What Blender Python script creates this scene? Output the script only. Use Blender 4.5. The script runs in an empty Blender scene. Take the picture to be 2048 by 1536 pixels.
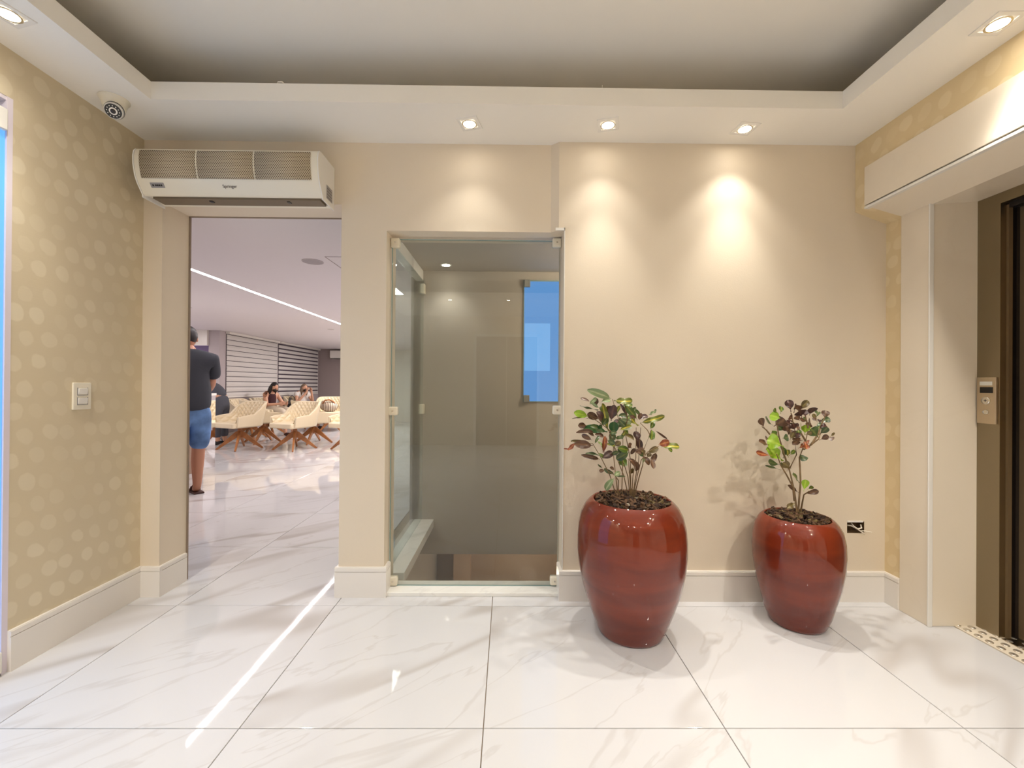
import bpy, bmesh, math, random
from mathutils import Vector, Matrix, Euler
random.seed(7)
C = bpy.context.scene.collection
S = bpy.context.scene
PI = math.pi

# ------------------------------------------------------------------ camera
F, YAW, PIT, ROL, CH = 850.0, .0098, .0029, .0075, 1.15
cam = bpy.data.cameras.new('camera'); co = bpy.data.objects.new('camera', cam); C.objects.link(co)
cam.sensor_width = 36.0; cam.lens = F / 2048 * 36.0; cam.clip_start = .02; cam.clip_end = 60
co.matrix_world = (Matrix.Translation((0, 0, CH)) @ Matrix.Rotation(-YAW, 4, 'Z') @ Matrix.Rotation(PIT, 4, 'X')
                   @ Matrix.Rotation(PI / 2, 4, 'X') @ Matrix.Rotation(ROL, 4, 'Z'))
S.camera = co

# ------------------------------------------------------------------ world, exposure
w = bpy.data.worlds.new('world'); S.world = w; w.use_nodes = True
w.node_tree.nodes['Background'].inputs[0].default_value = (.55, .60, .75, 1)
w.node_tree.nodes['Background'].inputs[1].default_value = .15
S.view_settings.view_transform = 'Standard'; S.view_settings.look = 'None'
S.view_settings.gamma = 1.0; S.view_settings.use_curve_mapping = False
S.view_settings.exposure = 0.30
SPOT_W, SPOT_COL = 21.0, (1.0, .95, .87)
LED_E, LED_COL = 34.0, (1.0, .93, .95)
HALL_W = 29.5

def lin(c):
    f = lambda v: v / 12.92 if v <= .04045 else ((v + .055) / 1.055) ** 2.4
    return tuple(f(v / 255.0) for v in c) + (1.0,)

def ray(px, py):
    """direction through a pixel of the 2048x1536 photograph"""
    u = (px - 1024) / F; v = (py - 768) / F
    d = Vector((u, -v, -1.0))
    return co.matrix_world.to_3x3() @ d
def at(px, py, y=None, x=None, z=None):
    d = ray(px, py); o = Vector((0, 0, CH))
    if y is not None: t = (y - o.y) / d.y
    elif x is not None: t = (x - o.x) / d.x
    else: t = (z - o.z) / d.z
    return o + d * t

# ------------------------------------------------------------------ materials
def nt(m):
    m.use_nodes = True; return m.node_tree.nodes, m.node_tree.links
def pbr(name, col, rough=.5, metal=0, spec=.5, coat=0, coat_r=.03, emit=None, es=0, bump=0, bscale=60, var=0, vscale=3, trans=0, sub=0):
    m = bpy.data.materials.new(name); N, L = nt(m); b = N['Principled BSDF']
    c = lin(col)
    b.inputs['Base Color'].default_value = c; b.inputs['Roughness'].default_value = rough
    b.inputs['Metallic'].default_value = metal; b.inputs['Specular IOR Level'].default_value = spec
    b.inputs['Coat Weight'].default_value = coat; b.inputs['Coat Roughness'].default_value = coat_r
    if trans: b.inputs['Transmission Weight'].default_value = trans
    if emit:
        b.inputs['Emission Color'].default_value = lin(emit); b.inputs['Emission Strength'].default_value = es
    tc = N.new('ShaderNodeTexCoord')
    if var:
        n = N.new('ShaderNodeTexNoise'); n.inputs['Scale'].default_value = vscale; n.inputs['Detail'].default_value = 4
        L.new(tc.outputs['Object'], n.inputs['Vector'])
        r = N.new('ShaderNodeValToRGB'); e = r.color_ramp.elements
        e[0].position = .3; e[1].position = .7
        e[0].color = tuple(max(0, v * (1 - var)) for v in c[:3]) + (1,); e[1].color = tuple(min(1, v * (1 + var)) for v in c[:3]) + (1,)
        L.new(n.outputs['Fac'], r.inputs['Fac']); L.new(r.outputs['Color'], b.inputs['Base Color'])
    if bump:
        n = N.new('ShaderNodeTexNoise'); n.inputs['Scale'].default_value = bscale; n.inputs['Detail'].default_value = 3
        L.new(tc.outputs['Object'], n.inputs['Vector'])
        bp = N.new('ShaderNodeBump'); bp.inputs['Strength'].default_value = bump; bp.inputs['Distance'].default_value = .01
        L.new(n.outputs['Fac'], bp.inputs['Height']); L.new(bp.outputs['Normal'], b.inputs['Normal'])
    return m
def emissive(name, col, s):
    m = bpy.data.materials.new(name); N, L = nt(m); N.clear()
    e = N.new('ShaderNodeEmission'); o = N.new('ShaderNodeOutputMaterial')
    e.inputs[0].default_value = col if len(col) == 4 else tuple(col) + (1,); e.inputs[1].default_value = s
    L.new(e.outputs[0], o.inputs[0]); return m
def glass(name, tint, refl=.0):
    m = bpy.data.materials.new(name); N, L = nt(m); N.clear()
    t = N.new('ShaderNodeBsdfTransparent'); t.inputs[0].default_value = tint + (1,)
    g = N.new('ShaderNodeBsdfGlossy'); g.inputs['Roughness'].default_value = 0.0; g.inputs[0].default_value = (1, 1, 1, 1)
    fr = N.new('ShaderNodeFresnel'); gg = N.new('ShaderNodeNewGeometry')      # same reflectance on both faces of the pane
    ir = N.new('ShaderNodeMapRange'); ir.inputs[3].default_value = 1.5; ir.inputs[4].default_value = 1/1.5
    L.new(gg.outputs['Backfacing'], ir.inputs[0]); L.new(ir.outputs[0], fr.inputs[0])
    a = N.new('ShaderNodeMath'); a.operation = 'ADD'; a.inputs[1].default_value = refl
    mx = N.new('ShaderNodeMixShader'); o = N.new('ShaderNodeOutputMaterial')
    L.new(fr.outputs[0], a.inputs[0]); L.new(a.outputs[0], mx.inputs[0]); L.new(t.outputs[0], mx.inputs[1]); L.new(g.outputs[0], mx.inputs[2])
    L.new(mx.outputs[0], o.inputs[0]); return m

def math_node(N, L, op, a, b=None, c=None):
    n = N.new('ShaderNodeMath'); n.operation = op
    for i, v in enumerate((a, b, c)):
        if v is None: continue
        if hasattr(v, 'links'): L.new(v, n.inputs[i])
        else: n.inputs[i].default_value = v
    return n.outputs[0]

def marble(name, base, vein, rough=.035, per_object=True, amount=1.0, scale=1.0):
    m = bpy.data.materials.new(name); N, L = nt(m); b = N['Principled BSDF']
    geo = N.new('ShaderNodeNewGeometry'); vec = geo.outputs['Position']
    if per_object:
        oi = N.new('ShaderNodeObjectInfo'); cb = N.new('ShaderNodeCombineXYZ')
        L.new(math_node(N, L, 'MULTIPLY', oi.outputs['Random'], 37.0), cb.inputs[0])
        L.new(math_node(N, L, 'MULTIPLY', oi.outputs['Random'], 91.0), cb.inputs[1])
        va = N.new('ShaderNodeVectorMath'); va.operation = 'ADD'
        L.new(vec, va.inputs[0]); L.new(cb.outputs[0], va.inputs[1]); vec = va.outputs[0]
    mp = N.new('ShaderNodeMapping'); mp.inputs['Rotation'].default_value = (0, 0, math.radians(-52))
    mp.vector_type = 'TEXTURE'; mp.inputs['Rotation'].default_value = (0, 0, math.radians(38))
    mp.inputs['Scale'].default_value = (2.6 / scale, .62 / scale, 1)
    L.new(vec, mp.inputs['Vector'])
    def vn(sc, det, dist, w0):
        n = N.new('ShaderNodeTexNoise'); n.inputs['Scale'].default_value = sc; n.inputs['Detail'].default_value = det
        n.inputs['Distortion'].default_value = dist; L.new(mp.outputs[0], n.inputs['Vector'])
        d = math_node(N, L, 'ABSOLUTE', math_node(N, L, 'SUBTRACT', n.outputs['Fac'], .5))
        mr = N.new('ShaderNodeMapRange'); mr.interpolation_type = 'SMOOTHSTEP'
        L.new(d, mr.inputs[0]); mr.inputs[1].default_value = 0; mr.inputs[2].default_value = w0
        mr.inputs[3].default_value = 1; mr.inputs[4].default_value = 0
        return mr.outputs[0]
    v1 = vn(1.1, 2.5, .25, .045); v2 = vn(1.9, 5, .6, .012)
    msk = N.new('ShaderNodeTexNoise'); msk.inputs['Scale'].default_value = 1.3; L.new(mp.outputs[0], msk.inputs['Vector'])
    mr = N.new('ShaderNodeMapRange'); mr.inputs[1].default_value = .42; mr.inputs[2].default_value = .6; L.new(msk.outputs['Fac'], mr.inputs[0])
    a = math_node(N, L, 'MULTIPLY', v1, mr.outputs[0])
    a = math_node(N, L, 'MAXIMUM', a, math_node(N, L, 'MULTIPLY', v2, .35))
    a = math_node(N, L, 'MULTIPLY', a, .7 * amount)
    mx = N.new('ShaderNodeMix'); mx.data_type = 'RGBA'
    mx.inputs['A'].default_value = lin(base); mx.inputs['B'].default_value = lin(vein)
    L.new(a, mx.inputs['Factor']); L.new(mx.outputs['Result'], b.inputs['Base Color'])
    b.inputs['Roughness'].default_value = rough; b.inputs['Specular IOR Level'].default_value = .5
    # slight waviness of polished porcelain
    n = N.new('ShaderNodeTexNoise'); n.inputs['Scale'].default_value = 5; L.new(vec, n.inputs['Vector'])
    bp = N.new('ShaderNodeBump'); bp.inputs['Strength'].default_value = .02; bp.inputs['Distance'].default_value = .01
    L.new(n.outputs['Fac'], bp.inputs['Height']); L.new(bp.outputs['Normal'], b.inputs['Normal'])
    return m

def wallpaper(name, base, dot):
    m = bpy.data.materials.new(name); N, L = nt(m); b = N['Principled BSDF']
    geo = N.new('ShaderNodeNewGeometry'); sp = N.new('ShaderNodeSeparateXYZ'); L.new(geo.outputs['Position'], sp.inputs[0])
    nz = N.new('ShaderNodeTexNoise'); nz.inputs['Scale'].default_value = 14; L.new(geo.outputs['Position'], nz.inputs['Vector'])
    u = math_node(N, L, 'DIVIDE', sp.outputs[1], .088); v = math_node(N, L, 'DIVIDE', sp.outputs[2], .098)
    row = math_node(N, L, 'FLOOR', v)
    # stagger each row by a varying shift, and skew so the dots drift diagonally
    u2 = math_node(N, L, 'ADD', u, math_node(N, L, 'MULTIPLY', math_node(N, L, 'MODULO', row, 2.0), .5))
    fu = math_node(N, L, 'SUBTRACT', math_node(N, L, 'FRACT', u2), .5)
    fv = math_node(N, L, 'SUBTRACT', math_node(N, L, 'FRACT', v), .5)
    cell = N.new('ShaderNodeCombineXYZ'); L.new(math_node(N, L, 'FLOOR', u2), cell.inputs[0]); L.new(row, cell.inputs[1])
    wn = N.new('ShaderNodeTexWhiteNoise'); wn.noise_dimensions = '2D'; L.new(cell.outputs[0], wn.inputs['Vector'])
    wc = N.new('ShaderNodeSeparateColor'); L.new(wn.outputs['Color'], wc.inputs[0])
    fu = math_node(N, L, 'ADD', fu, math_node(N, L, 'MULTIPLY', math_node(N, L, 'SUBTRACT', wc.outputs[0], .5), .22))
    fv = math_node(N, L, 'ADD', fv, math_node(N, L, 'MULTIPLY', math_node(N, L, 'SUBTRACT', wc.outputs[1], .5), .22))
    du = math_node(N, L, 'ADD', math_node(N, L, 'MULTIPLY', fu, 1.0), math_node(N, L, 'MULTIPLY', fv, .16))
    dv = math_node(N, L, 'MULTIPLY', fv, 1.0)
    d = math_node(N, L, 'SQRT', math_node(N, L, 'ADD', math_node(N, L, 'MULTIPLY', du, du), math_node(N, L, 'MULTIPLY', dv, dv)))
    d = math_node(N, L, 'ADD', d, math_node(N, L, 'MULTIPLY', math_node(N, L, 'SUBTRACT', nz.outputs['Fac'], .5), .35))
    mr = N.new('ShaderNodeMapRange'); mr.interpolation_type = 'SMOOTHSTEP'; L.new(d, mr.inputs[0])
    mr.inputs[1].default_value = .29; mr.inputs[2].default_value = .37; mr.inputs[3].default_value = 1; mr.inputs[4].default_value = 0
    big = N.new('ShaderNodeTexNoise'); big.inputs['Scale'].default_value = 2.2; L.new(geo.outputs['Position'], big.inputs['Vector'])
    m2 = N.new('ShaderNodeMapRange'); L.new(big.outputs['Fac'], m2.inputs[0]); m2.inputs[1].default_value = .3; m2.inputs[2].default_value = .6
    m2.inputs[3].default_value = .35
    fac = math_node(N, L, 'MULTIPLY', math_node(N, L, 'MULTIPLY', mr.outputs[0], m2.outputs[0]), math_node(N, L, 'ADD', math_node(N, L, 'MULTIPLY', wc.outputs[2], .7), .3))
    mx = N.new('ShaderNodeMix'); mx.data_type = 'RGBA'; mx.inputs['A'].default_value = lin(base); mx.inputs['B'].default_value = lin(dot)
    L.new(fac, mx.inputs['Factor']); L.new(mx.outputs['Result'], b.inputs['Base Color'])
    b.inputs['Roughness'].default_value = .45
    st = N.new('ShaderNodeMapping'); st.inputs['Scale'].default_value = (2, 2, 60); L.new(geo.outputs['Position'], st.inputs['Vector'])
    n3 = N.new('ShaderNodeTexNoise'); n3.inputs['Scale'].default_value = 3; L.new(st.outputs[0], n3.inputs['Vector'])
    bp = N.new('ShaderNodeBump'); bp.inputs['Strength'].default_value = .10; bp.inputs['Distance'].default_value = .002
    L.new(math_node(N, L, 'ADD', n3.outputs['Fac'], mr.outputs[0]), bp.inputs['Height']); L.new(bp.outputs['Normal'], b.inputs['Normal'])
    return m

def perforated(name, a, hole, pitch=.0086):
    """hexagonal dots from UVs measured in metres"""
    m = bpy.data.materials.new(name); N, L = nt(m); b = N['Principled BSDF']
    uv = N.new('ShaderNodeUVMap'); sp = N.new('ShaderNodeSeparateXYZ'); L.new(uv.outputs[0], sp.inputs[0])
    u = math_node(N, L, 'DIVIDE', sp.outputs[0], pitch * 1.25); v = math_node(N, L, 'DIVIDE', sp.outputs[1], pitch * .8)
    row = math_node(N, L, 'FLOOR', v)
    u2 = math_node(N, L, 'ADD', u, math_node(N, L, 'MULTIPLY', math_node(N, L, 'MODULO', row, 2.0), .5))
    fu = math_node(N, L, 'MULTIPLY', math_node(N, L, 'SUBTRACT', math_node(N, L, 'FRACT', u2), .5), 1.25)
    fv = math_node(N, L, 'MULTIPLY', math_node(N, L, 'SUBTRACT', math_node(N, L, 'FRACT', v), .5), .8)
    d = math_node(N, L, 'SQRT', math_node(N, L, 'ADD', math_node(N, L, 'MULTIPLY', fu, fu), math_node(N, L, 'MULTIPLY', fv, fv)))
    mr = N.new('ShaderNodeMapRange'); L.new(d, mr.inputs[0]); mr.inputs[1].default_value = .29; mr.inputs[2].default_value = .36
    mr.inputs[3].default_value = 1; mr.inputs[4].default_value = 0
    mx = N.new('ShaderNodeMix'); mx.data_type = 'RGBA'; mx.inputs['A'].default_value = lin(a); mx.inputs['B'].default_value = lin(hole)
    L.new(mr.outputs[0], mx.inputs['Factor']); L.new(mx.outputs['Result'], b.inputs['Base Color']); b.inputs['Roughness'].default_value = .6
    return m

M = dict(
    paint=pbr('wall_paint', (226, 212, 190), .55, var=.02, vscale=1.5, bump=.04, bscale=180),
    ceil=pbr('ceiling_paint', (243, 238, 228), .7),
    ceil_hall=pbr('hall_ceiling_paint', (226, 220, 222), .7),
    hallwall=pbr('hall_wall_paint', (190, 180, 182), .7),
    hallgrey=pbr('hall_grey_wall_paint', (158, 144, 142), .7),
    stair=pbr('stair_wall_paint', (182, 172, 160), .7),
    paper=wallpaper('left_wallpaper', (213, 198, 167), (225, 212, 184)),
    paper2=wallpaper('right_wallpaper', (224, 202, 158), (234, 215, 176)),
    white=pbr('white_lacquer', (238, 234, 226), .25),
    base=pbr('white_baseboard', (236, 230, 222), .3),
    tile=marble('marble_tile', (213, 212, 213), (176, 168, 162)),
    portal=marble('cream_marble', (234, 222, 202), (224, 210, 188), .12, False, .5, .5),
    sill=marble('white_sill_stone', (240, 238, 232), (205, 200, 195), .1, False),
    grout=pbr('grout', (150, 132, 112), .9),
    plastic=pbr('cream_plastic', (236, 228, 208), .35),
    plastic2=pbr('grey_display', (150, 146, 146), .3),
    dark=pbr('dark_plastic', (28, 22, 20), .3),
    black=pbr('black_glass', (10, 9, 9), .08),
    mesh=perforated('perforated_grille', (200, 186, 160), (88, 70, 46)),
    steel=pbr('brushed_steel', (150, 138, 116), .28, metal=1, bump=.03, bscale=90),
    steeld=pbr('dark_brushed_steel', (132, 112, 84), .35, metal=.55, bump=.03, bscale=90),
    chrome=pbr('chrome', (215, 210, 200), .12, metal=1),
    glass=glass('clear_green_glass', (.86, .885, .87), .0),
    glass2=glass('partition_glass', (.86, .91, .89), .02),
    edge=pbr('glass_edge', (150, 175, 172), .15),
    pot=None,
    bark=pbr('bark_brown', (92, 66, 44), .9, var=.35, vscale=30),
    bark2=pbr('bark_dark', (52, 34, 22), .9, var=.35, vscale=30),
    stem=pbr('plant_stem', (122, 98, 66), .8, var=.2, vscale=40),
    wood=pbr('oak_legs', (166, 108, 62), .4, var=.2, vscale=12),
    cream=pbr('cream_leather', (232, 216, 184), .35),
    skin=pbr('skin_tan', (182, 128, 100), .5),
    skin2=pbr('skin_light', (208, 158, 130), .5),
    hair=pbr('black_hair', (26, 19, 18), .5),
    hair2=pbr('brown_hair', (120, 98, 78), .6),
    shirt=pbr('charcoal_shirt', (52, 54, 62), .85, bump=.2, bscale=14),
    denim=pbr('faded_denim', (96, 130, 178), .85, var=.55, vscale=5),
    charcoal=pbr('dark_grey_clothes', (82, 84, 94), .9),
    maroon=pbr('maroon_top', (58, 20, 26), .8),
    beigecloth=pbr('beige_trousers', (204, 190, 170), .85),
    whitecloth=pbr('white_blouse', (225, 218, 212), .8),
    sole=pbr('brown_sandal', (70, 40, 34), .6),
    led=emissive('led_light', LED_COL, LED_E),
    lens=emissive('lamp_lens', (1.0, .90, .76), 36.0),
    yellow=pbr('yellow_ball', (176, 142, 40), .6),
    counter=pbr('taupe_laminate', (150, 124, 104), .4),
    mirror=pbr('mirror', (235, 235, 235), .03, metal=1),
    fabric=pbr('blind_fabric', (216, 212, 208), .8),
    sheer=pbr('blind_gap', (84, 74, 84), .8),
    cable=pbr('white_cable', (236, 226, 208), .5),
    holebox=pbr('wall_box', (96, 74, 46), .8, var=.3, vscale=60),
    black_rubber=pbr('dark_mat', (80, 74, 70), .8),
    text=pbr('grey_print', (92, 84, 80), .5),
)
def potmat():
    m = bpy.data.materials.new('red_glaze'); N, L = nt(m); b = N['Principled BSDF']
    tc = N.new('ShaderNodeTexCoord'); mp = N.new('ShaderNodeMapping'); mp.inputs['Scale'].default_value = (1.4, 1.4, 7)
    L.new(tc.outputs['Object'], mp.inputs[0]); n = N.new('ShaderNodeTexNoise'); n.inputs['Scale'].default_value = 1.6; n.inputs['Detail'].default_value = 3
    n.inputs['Distortion'].default_value = .5
    L.new(mp.outputs[0], n.inputs['Vector']); r = N.new('ShaderNodeValToRGB'); e = r.color_ramp.elements
    e[0].position = .33; e[1].position = .68; e[0].color = lin((96, 26, 3)); e[1].color = lin((124, 42, 10))
    L.new(n.outputs['Fac'], r.inputs[0]); L.new(r.outputs[0], b.inputs['Base Color'])
    b.inputs['Roughness'].default_value = .5; b.inputs['Specular IOR Level'].default_value = .2; b.inputs['Coat Weight'].default_value = 1.0; b.inputs['Coat Roughness'].default_value = .02
    b.inputs['Coat IOR'].default_value = 1.5
    return m
M['pot'] = potmat()

def leafmat(name, col, rib, rough=.35, edge=None):
    m = bpy.data.materials.new(name); N, L = nt(m); b = N['Principled BSDF']
    uv = N.new('ShaderNodeUVMap'); sp = N.new('ShaderNodeSeparateXYZ'); L.new(uv.outputs[0], sp.inputs[0])
    d = math_node(N, L, 'ABSOLUTE', math_node(N, L, 'SUBTRACT', sp.outputs[0], .5))
    tc = N.new('ShaderNodeTexCoord'); n = N.new('ShaderNodeTexNoise'); n.inputs['Scale'].default_value = 5; L.new(tc.outputs['Object'], n.inputs['Vector'])
    dd = math_node(N, L, 'ADD', d, math_node(N, L, 'MULTIPLY', math_node(N, L, 'SUBTRACT', n.outputs['Fac'], .5), .25))
    mr = N.new('ShaderNodeMapRange'); L.new(dd, mr.inputs[0]); mr.inputs[1].default_value = .03; mr.inputs[2].default_value = .14
    mr.inputs[3].default_value = 1; mr.inputs[4].default_value = 0
    mx = N.new('ShaderNodeMix'); mx.data_type = 'RGBA'; mx.inputs['A'].default_value = lin(col); mx.inputs['B'].default_value = lin(rib)
    L.new(mr.outputs[0], mx.inputs['Factor']); L.new(mx.outputs['Result'], b.inputs['Base Color'])
    b.inputs['Roughness'].default_value = rough; b.inputs['Subsurface Weight'].default_value = 0
    return m
LM = {
 'D': leafmat('leaf_dark_green', (66, 84, 44), (104, 112, 60)), 'E': leafmat('leaf_emerald', (36, 88, 34), (70, 100, 40)),
 'G': leafmat('leaf_green', (86, 110, 40), (150, 156, 60)), 'B': leafmat('leaf_bright_green', (138, 172, 40), (170, 196, 70)),
 'Y': leafmat('leaf_yellow_green', (112, 120, 42), (206, 190, 70)), 'M': leafmat('leaf_maroon_brown', (92, 64, 46), (120, 88, 60)),
 'N': leafmat('leaf_dark_maroon', (66, 40, 36), (90, 58, 46)), 'R': leafmat('leaf_red', (140, 72, 46), (190, 124, 70)),
 'L': leafmat('leaf_pale_green', (128, 146, 100), (176, 184, 140)), 'O': leafmat('leaf_olive_brown', (104, 88, 52), (136, 120, 70)),
}

# ------------------------------------------------------------------ mesh helpers
class MB:
    def __init__(s): s.v = []; s.f = []
    def add(s, vs, fs):
        o = len(s.v); s.v += [tuple(p) for p in vs]; s.f += [tuple(i + o for i in f) for f in fs]; return s
    def box(s, x0, y0, z0, x1, y1, z1):
        x0, x1 = sorted((x0, x1)); y0, y1 = sorted((y0, y1)); z0, z1 = sorted((z0, z1))
        return s.add([(x0,y0,z0),(x1,y0,z0),(x1,y1,z0),(x0,y1,z0),(x0,y0,z1),(x1,y0,z1),(x1,y1,z1),(x0,y1,z1)],
                     [(0,3,2,1),(4,5,6,7),(0,1,5,4),(1,2,6,5),(2,3,7,6),(3,0,4,7)])
    def prism(s, pts, a, b, axis='z'):
        n = len(pts)
        def mk(p, t):
            if axis == 'z': return (p[0], p[1], t)
            if axis == 'x': return (t, p[0], p[1])
            return (p[0], t, p[1])
        vs = [mk(p, a) for p in pts] + [mk(p, b) for p in pts]
        fs = [(i, (i+1) % n, n + (i+1) % n, n + i) for i in range(n)] + [tuple(range(n-1, -1, -1)), tuple(range(n, 2*n))]
        return s.add(vs, fs)
    def lathe(s, prof, seg=32, c=(0,0,0), cap=True):
        vs = []; fs = []
        for r, z in prof:
            for i in range(seg):
                a = 2*PI*i/seg; vs.append((c[0]+r*math.cos(a), c[1]+r*math.sin(a), c[2]+z))
        n = len(prof)
        for j in range(n-1):
            for i in range(seg):
                k = (i+1) % seg; fs.append((j*seg+i, j*seg+k, (j+1)*seg+k, (j+1)*seg+i))
        if cap: fs.append(tuple(range(seg-1, -1, -1))); fs.append(tuple((n-1)*seg+i for i in range(seg)))
        return s.add(vs, fs)
    def tube(s, pts, r, seg=8):
        pts = [Vector(p) for p in pts]; rs = r if isinstance(r, (list, tuple)) else [r]*len(pts)
        vs = []; fs = []; up = Vector((0,0,1))
        for i, p in enumerate(pts):
            t = (pts[min(i+1, len(pts)-1)] - pts[max(i-1, 0)]).normalized()
            a = t.cross(up) if abs(t.z) < .95 else t.cross(Vector((1,0,0))); a.normalize(); b = a.cross(t)
            for k in range(seg):
                an = 2*PI*k/seg; vs.append(p + (a*math.cos(an) + b*math.sin(an))*rs[i])
        for j in range(len(pts)-1):
            for k in range(seg):
                q = (k+1) % seg; fs.append((j*seg+k, j*seg+q, (j+1)*seg+q, (j+1)*seg+k))
        fs.append(tuple(range(seg-1, -1, -1))); fs.append(tuple((len(pts)-1)*seg+k for k in range(seg)))
        return s.add(vs, fs)
    def ball(s, c, r, seg=16, rings=10):
        rx, ry, rz = r if isinstance(r, (list, tuple)) else (r, r, r)
        vs = []; fs = []
        for j in range(rings+1):
            th = PI*j/rings
            for i in range(seg):
                a = 2*PI*i/seg; vs.append((c[0]+rx*math.sin(th)*math.cos(a), c[1]+ry*math.sin(th)*math.sin(a), c[2]-rz*math.cos(th)))
        for j in range(rings):
            for i in range(seg):
                k = (i+1) % seg; fs.append((j*seg+i, j*seg+k, (j+1)*seg+k, (j+1)*seg+i))
        return s.add(vs, fs)
    def mesh(s, name, m, smooth=False):
        me = bpy.data.meshes.new(name); me.from_pydata(s.v, [], s.f); me.update()
        bm = bmesh.new(); bm.from_mesh(me); bmesh.ops.remove_doubles(bm, verts=bm.verts, dist=1e-6)
        bmesh.ops.recalc_face_normals(bm, faces=bm.faces); bm.to_mesh(me); bm.free()
        me.materials.append(m)
        if smooth:
            for p in me.polygons: p.use_smooth = True
        return me

def link(name, me, parent=None, loc=None):
    o = bpy.data.objects.new(name, me); C.objects.link(o)
    if parent: o.parent = parent
    if loc is not None: o.location = loc
    return o
def obj(name, mb, m, parent=None, smooth=False, bevel=0, seg=2, origin=None):
    if origin is not None:
        ox, oy, oz = origin; mb.v = [(x-ox, y-oy, z-oz) for x, y, z in mb.v]
    me = mb.mesh(name, m, smooth); o = link(name, me, parent, origin)
    if bevel:
        md = o.modifiers.new('bevel', 'BEVEL'); md.width = bevel; md.segments = seg; md.limit_method = 'ANGLE'; md.angle_limit = math.radians(35)
        for p in me.polygons: p.use_smooth = True
        wn = o.modifiers.new('wn', 'WEIGHTED_NORMAL'); wn.keep_sharp = False
    elif smooth:
        me.set_sharp_from_angle(angle=math.radians(40))
    return o
def box(name, a, b, m, parent=None, bevel=0):
    return obj(name, MB().box(*a, *b), m, parent, bevel=bevel)
def struct(o): o['kind'] = 'structure'; return o
def thing(name, label, cat, loc=(0,0,0), rz=0, group=None):
    o = bpy.data.objects.new(name, None); C.objects.link(o); o.location = loc; o.rotation_euler = (0, 0, rz)
    o.empty_display_size = .1
    o['label'] = label; o['category'] = cat
    if group: o['group'] = group
    return o
def tag(o, label, cat, group=None):
    o['label'] = label; o['category'] = cat
    if group: o['group'] = group
    return o
def copy_tree(o, parent=None):
    c = o.copy(); C.objects.link(c); c.parent = parent
    for ch in o.children: copy_tree(ch, c)
    return c

# ------------------------------------------------------------------ key dimensions
XL, D, D2, ZC, ZU = -1.975, 2.313, 2.280, 2.461, 2.745
XR, XR2 = 1.873, 2.044
XD1, XD2, ZD, DB = -1.873, -.909, 2.124, 2.503
GX1, GX2, ZG = -.664, .297, 1.985
YB = -3.3       # wall behind the camera
ZH = 2.21       # ceiling of the waiting room
HX0, HY1, BX = -8.0, 13.05, -5.8

# ------------------------------------------------------------------ floor with tiles
fl = struct(obj('floor', MB().box(XL-.02, YB-.2, -.06, 2.6, 2.33, -.006).box(HX0, 2.33, -.06, -.78, HY1, -.006).box(-.78, 2.33, -.06, -.66, 2.503, -.006), M['grout']))
tx0, ts, ty0, tsy, gap = -.0734, .8138, 1.4285, .7887, .0016
cache = {}
k0 = int(math.floor((HX0 - tx0)/ts))
for j in range(-6, 16):
    ya, yb = ty0 + (j-1)*tsy + (.0 if j else 0), ty0 + j*tsy
    for k in range(k0, 3):
        xa, xb = tx0 + k*ts, tx0 + (k+1)*ts
        inlob = yb <= ty0 + tsy + .01
        cx0, cx1, cy0, cy1 = xa, xb, ya, yb
        if inlob:
            if xb < XL or xa > 2.36: continue
            cx0 = max(xa, XL-.01); cx1 = min(xb, 2.165 if yb < 2.6 and k == 2 else 2.36); cy0 = max(ya, YB)
        elif ya < 2.3:                      # the row under the wall with the two openings
            if xa > -.95:
                cy1 = 2.33
                if xa > 2.0: continue
        else:
            if xa > -.95: continue
            cx0 = max(xa, HX0); cy1 = min(yb, HY1)
        wx, wy = cx1-cx0-2*gap, cy1-cy0-2*gap
        if wx < .02 or wy < .02: continue
        key = (round(wx, 3), round(wy, 3))
        if key not in cache:
            mb = MB(); c = .0012
            a, b = wx/2, wy/2
            mb.add([(-a,-b,-.008),(a,-b,-.008),(a,b,-.008),(-a,b,-.008),(-a,-b,-c),(a,-b,-c),(a,b,-c),(-a,b,-c),
                    (-a+c,-b+c,0),(a-c,-b+c,0),(a-c,b-c,0),(-a+c,b-c,0)],
                   [(0,3,2,1),(0,1,5,4),(1,2,6,5),(2,3,7,6),(3,0,4,7),(4,5,9,8),(5,6,10,9),(6,7,11,10),(7,4,8,11),(8,9,10,11)])
            cache[key] = mb.mesh('tile', M['tile'])
        o = link('tile', cache[key], fl, ((cx0+cx1)/2, (cy0+cy1)/2, 0))
        o.rotation_euler = (random.uniform(-.00035, .00035), random.uniform(-.00035, .00035), 0)
# tactile plate by the lift
tp = thing('tactile_plate', 'cream tactile floor plate with shiny metal studs before the lift', 'floor plate', (2.3, 1.5, 0))
obj('plate', MB().box(2.167-2.3, -1.0, -.006, .30, .575, .003), M['portal'], tp)
stud = MB().lathe([(.0145, 0), (.0145, .002), (.0115, .0042), (.006, .0055), (.0012, .006)], 14).mesh('stud', pbr('satin_stud', (206, 198, 184), .25, metal=.75), True)
for i in range(8):
    for j in range(30):
        link('stud', stud, tp, (2.190 + i*.046 - 2.3, 2.045 - j*.046 - (0.023 if i % 2 else 0) - 1.5, .003))

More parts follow.
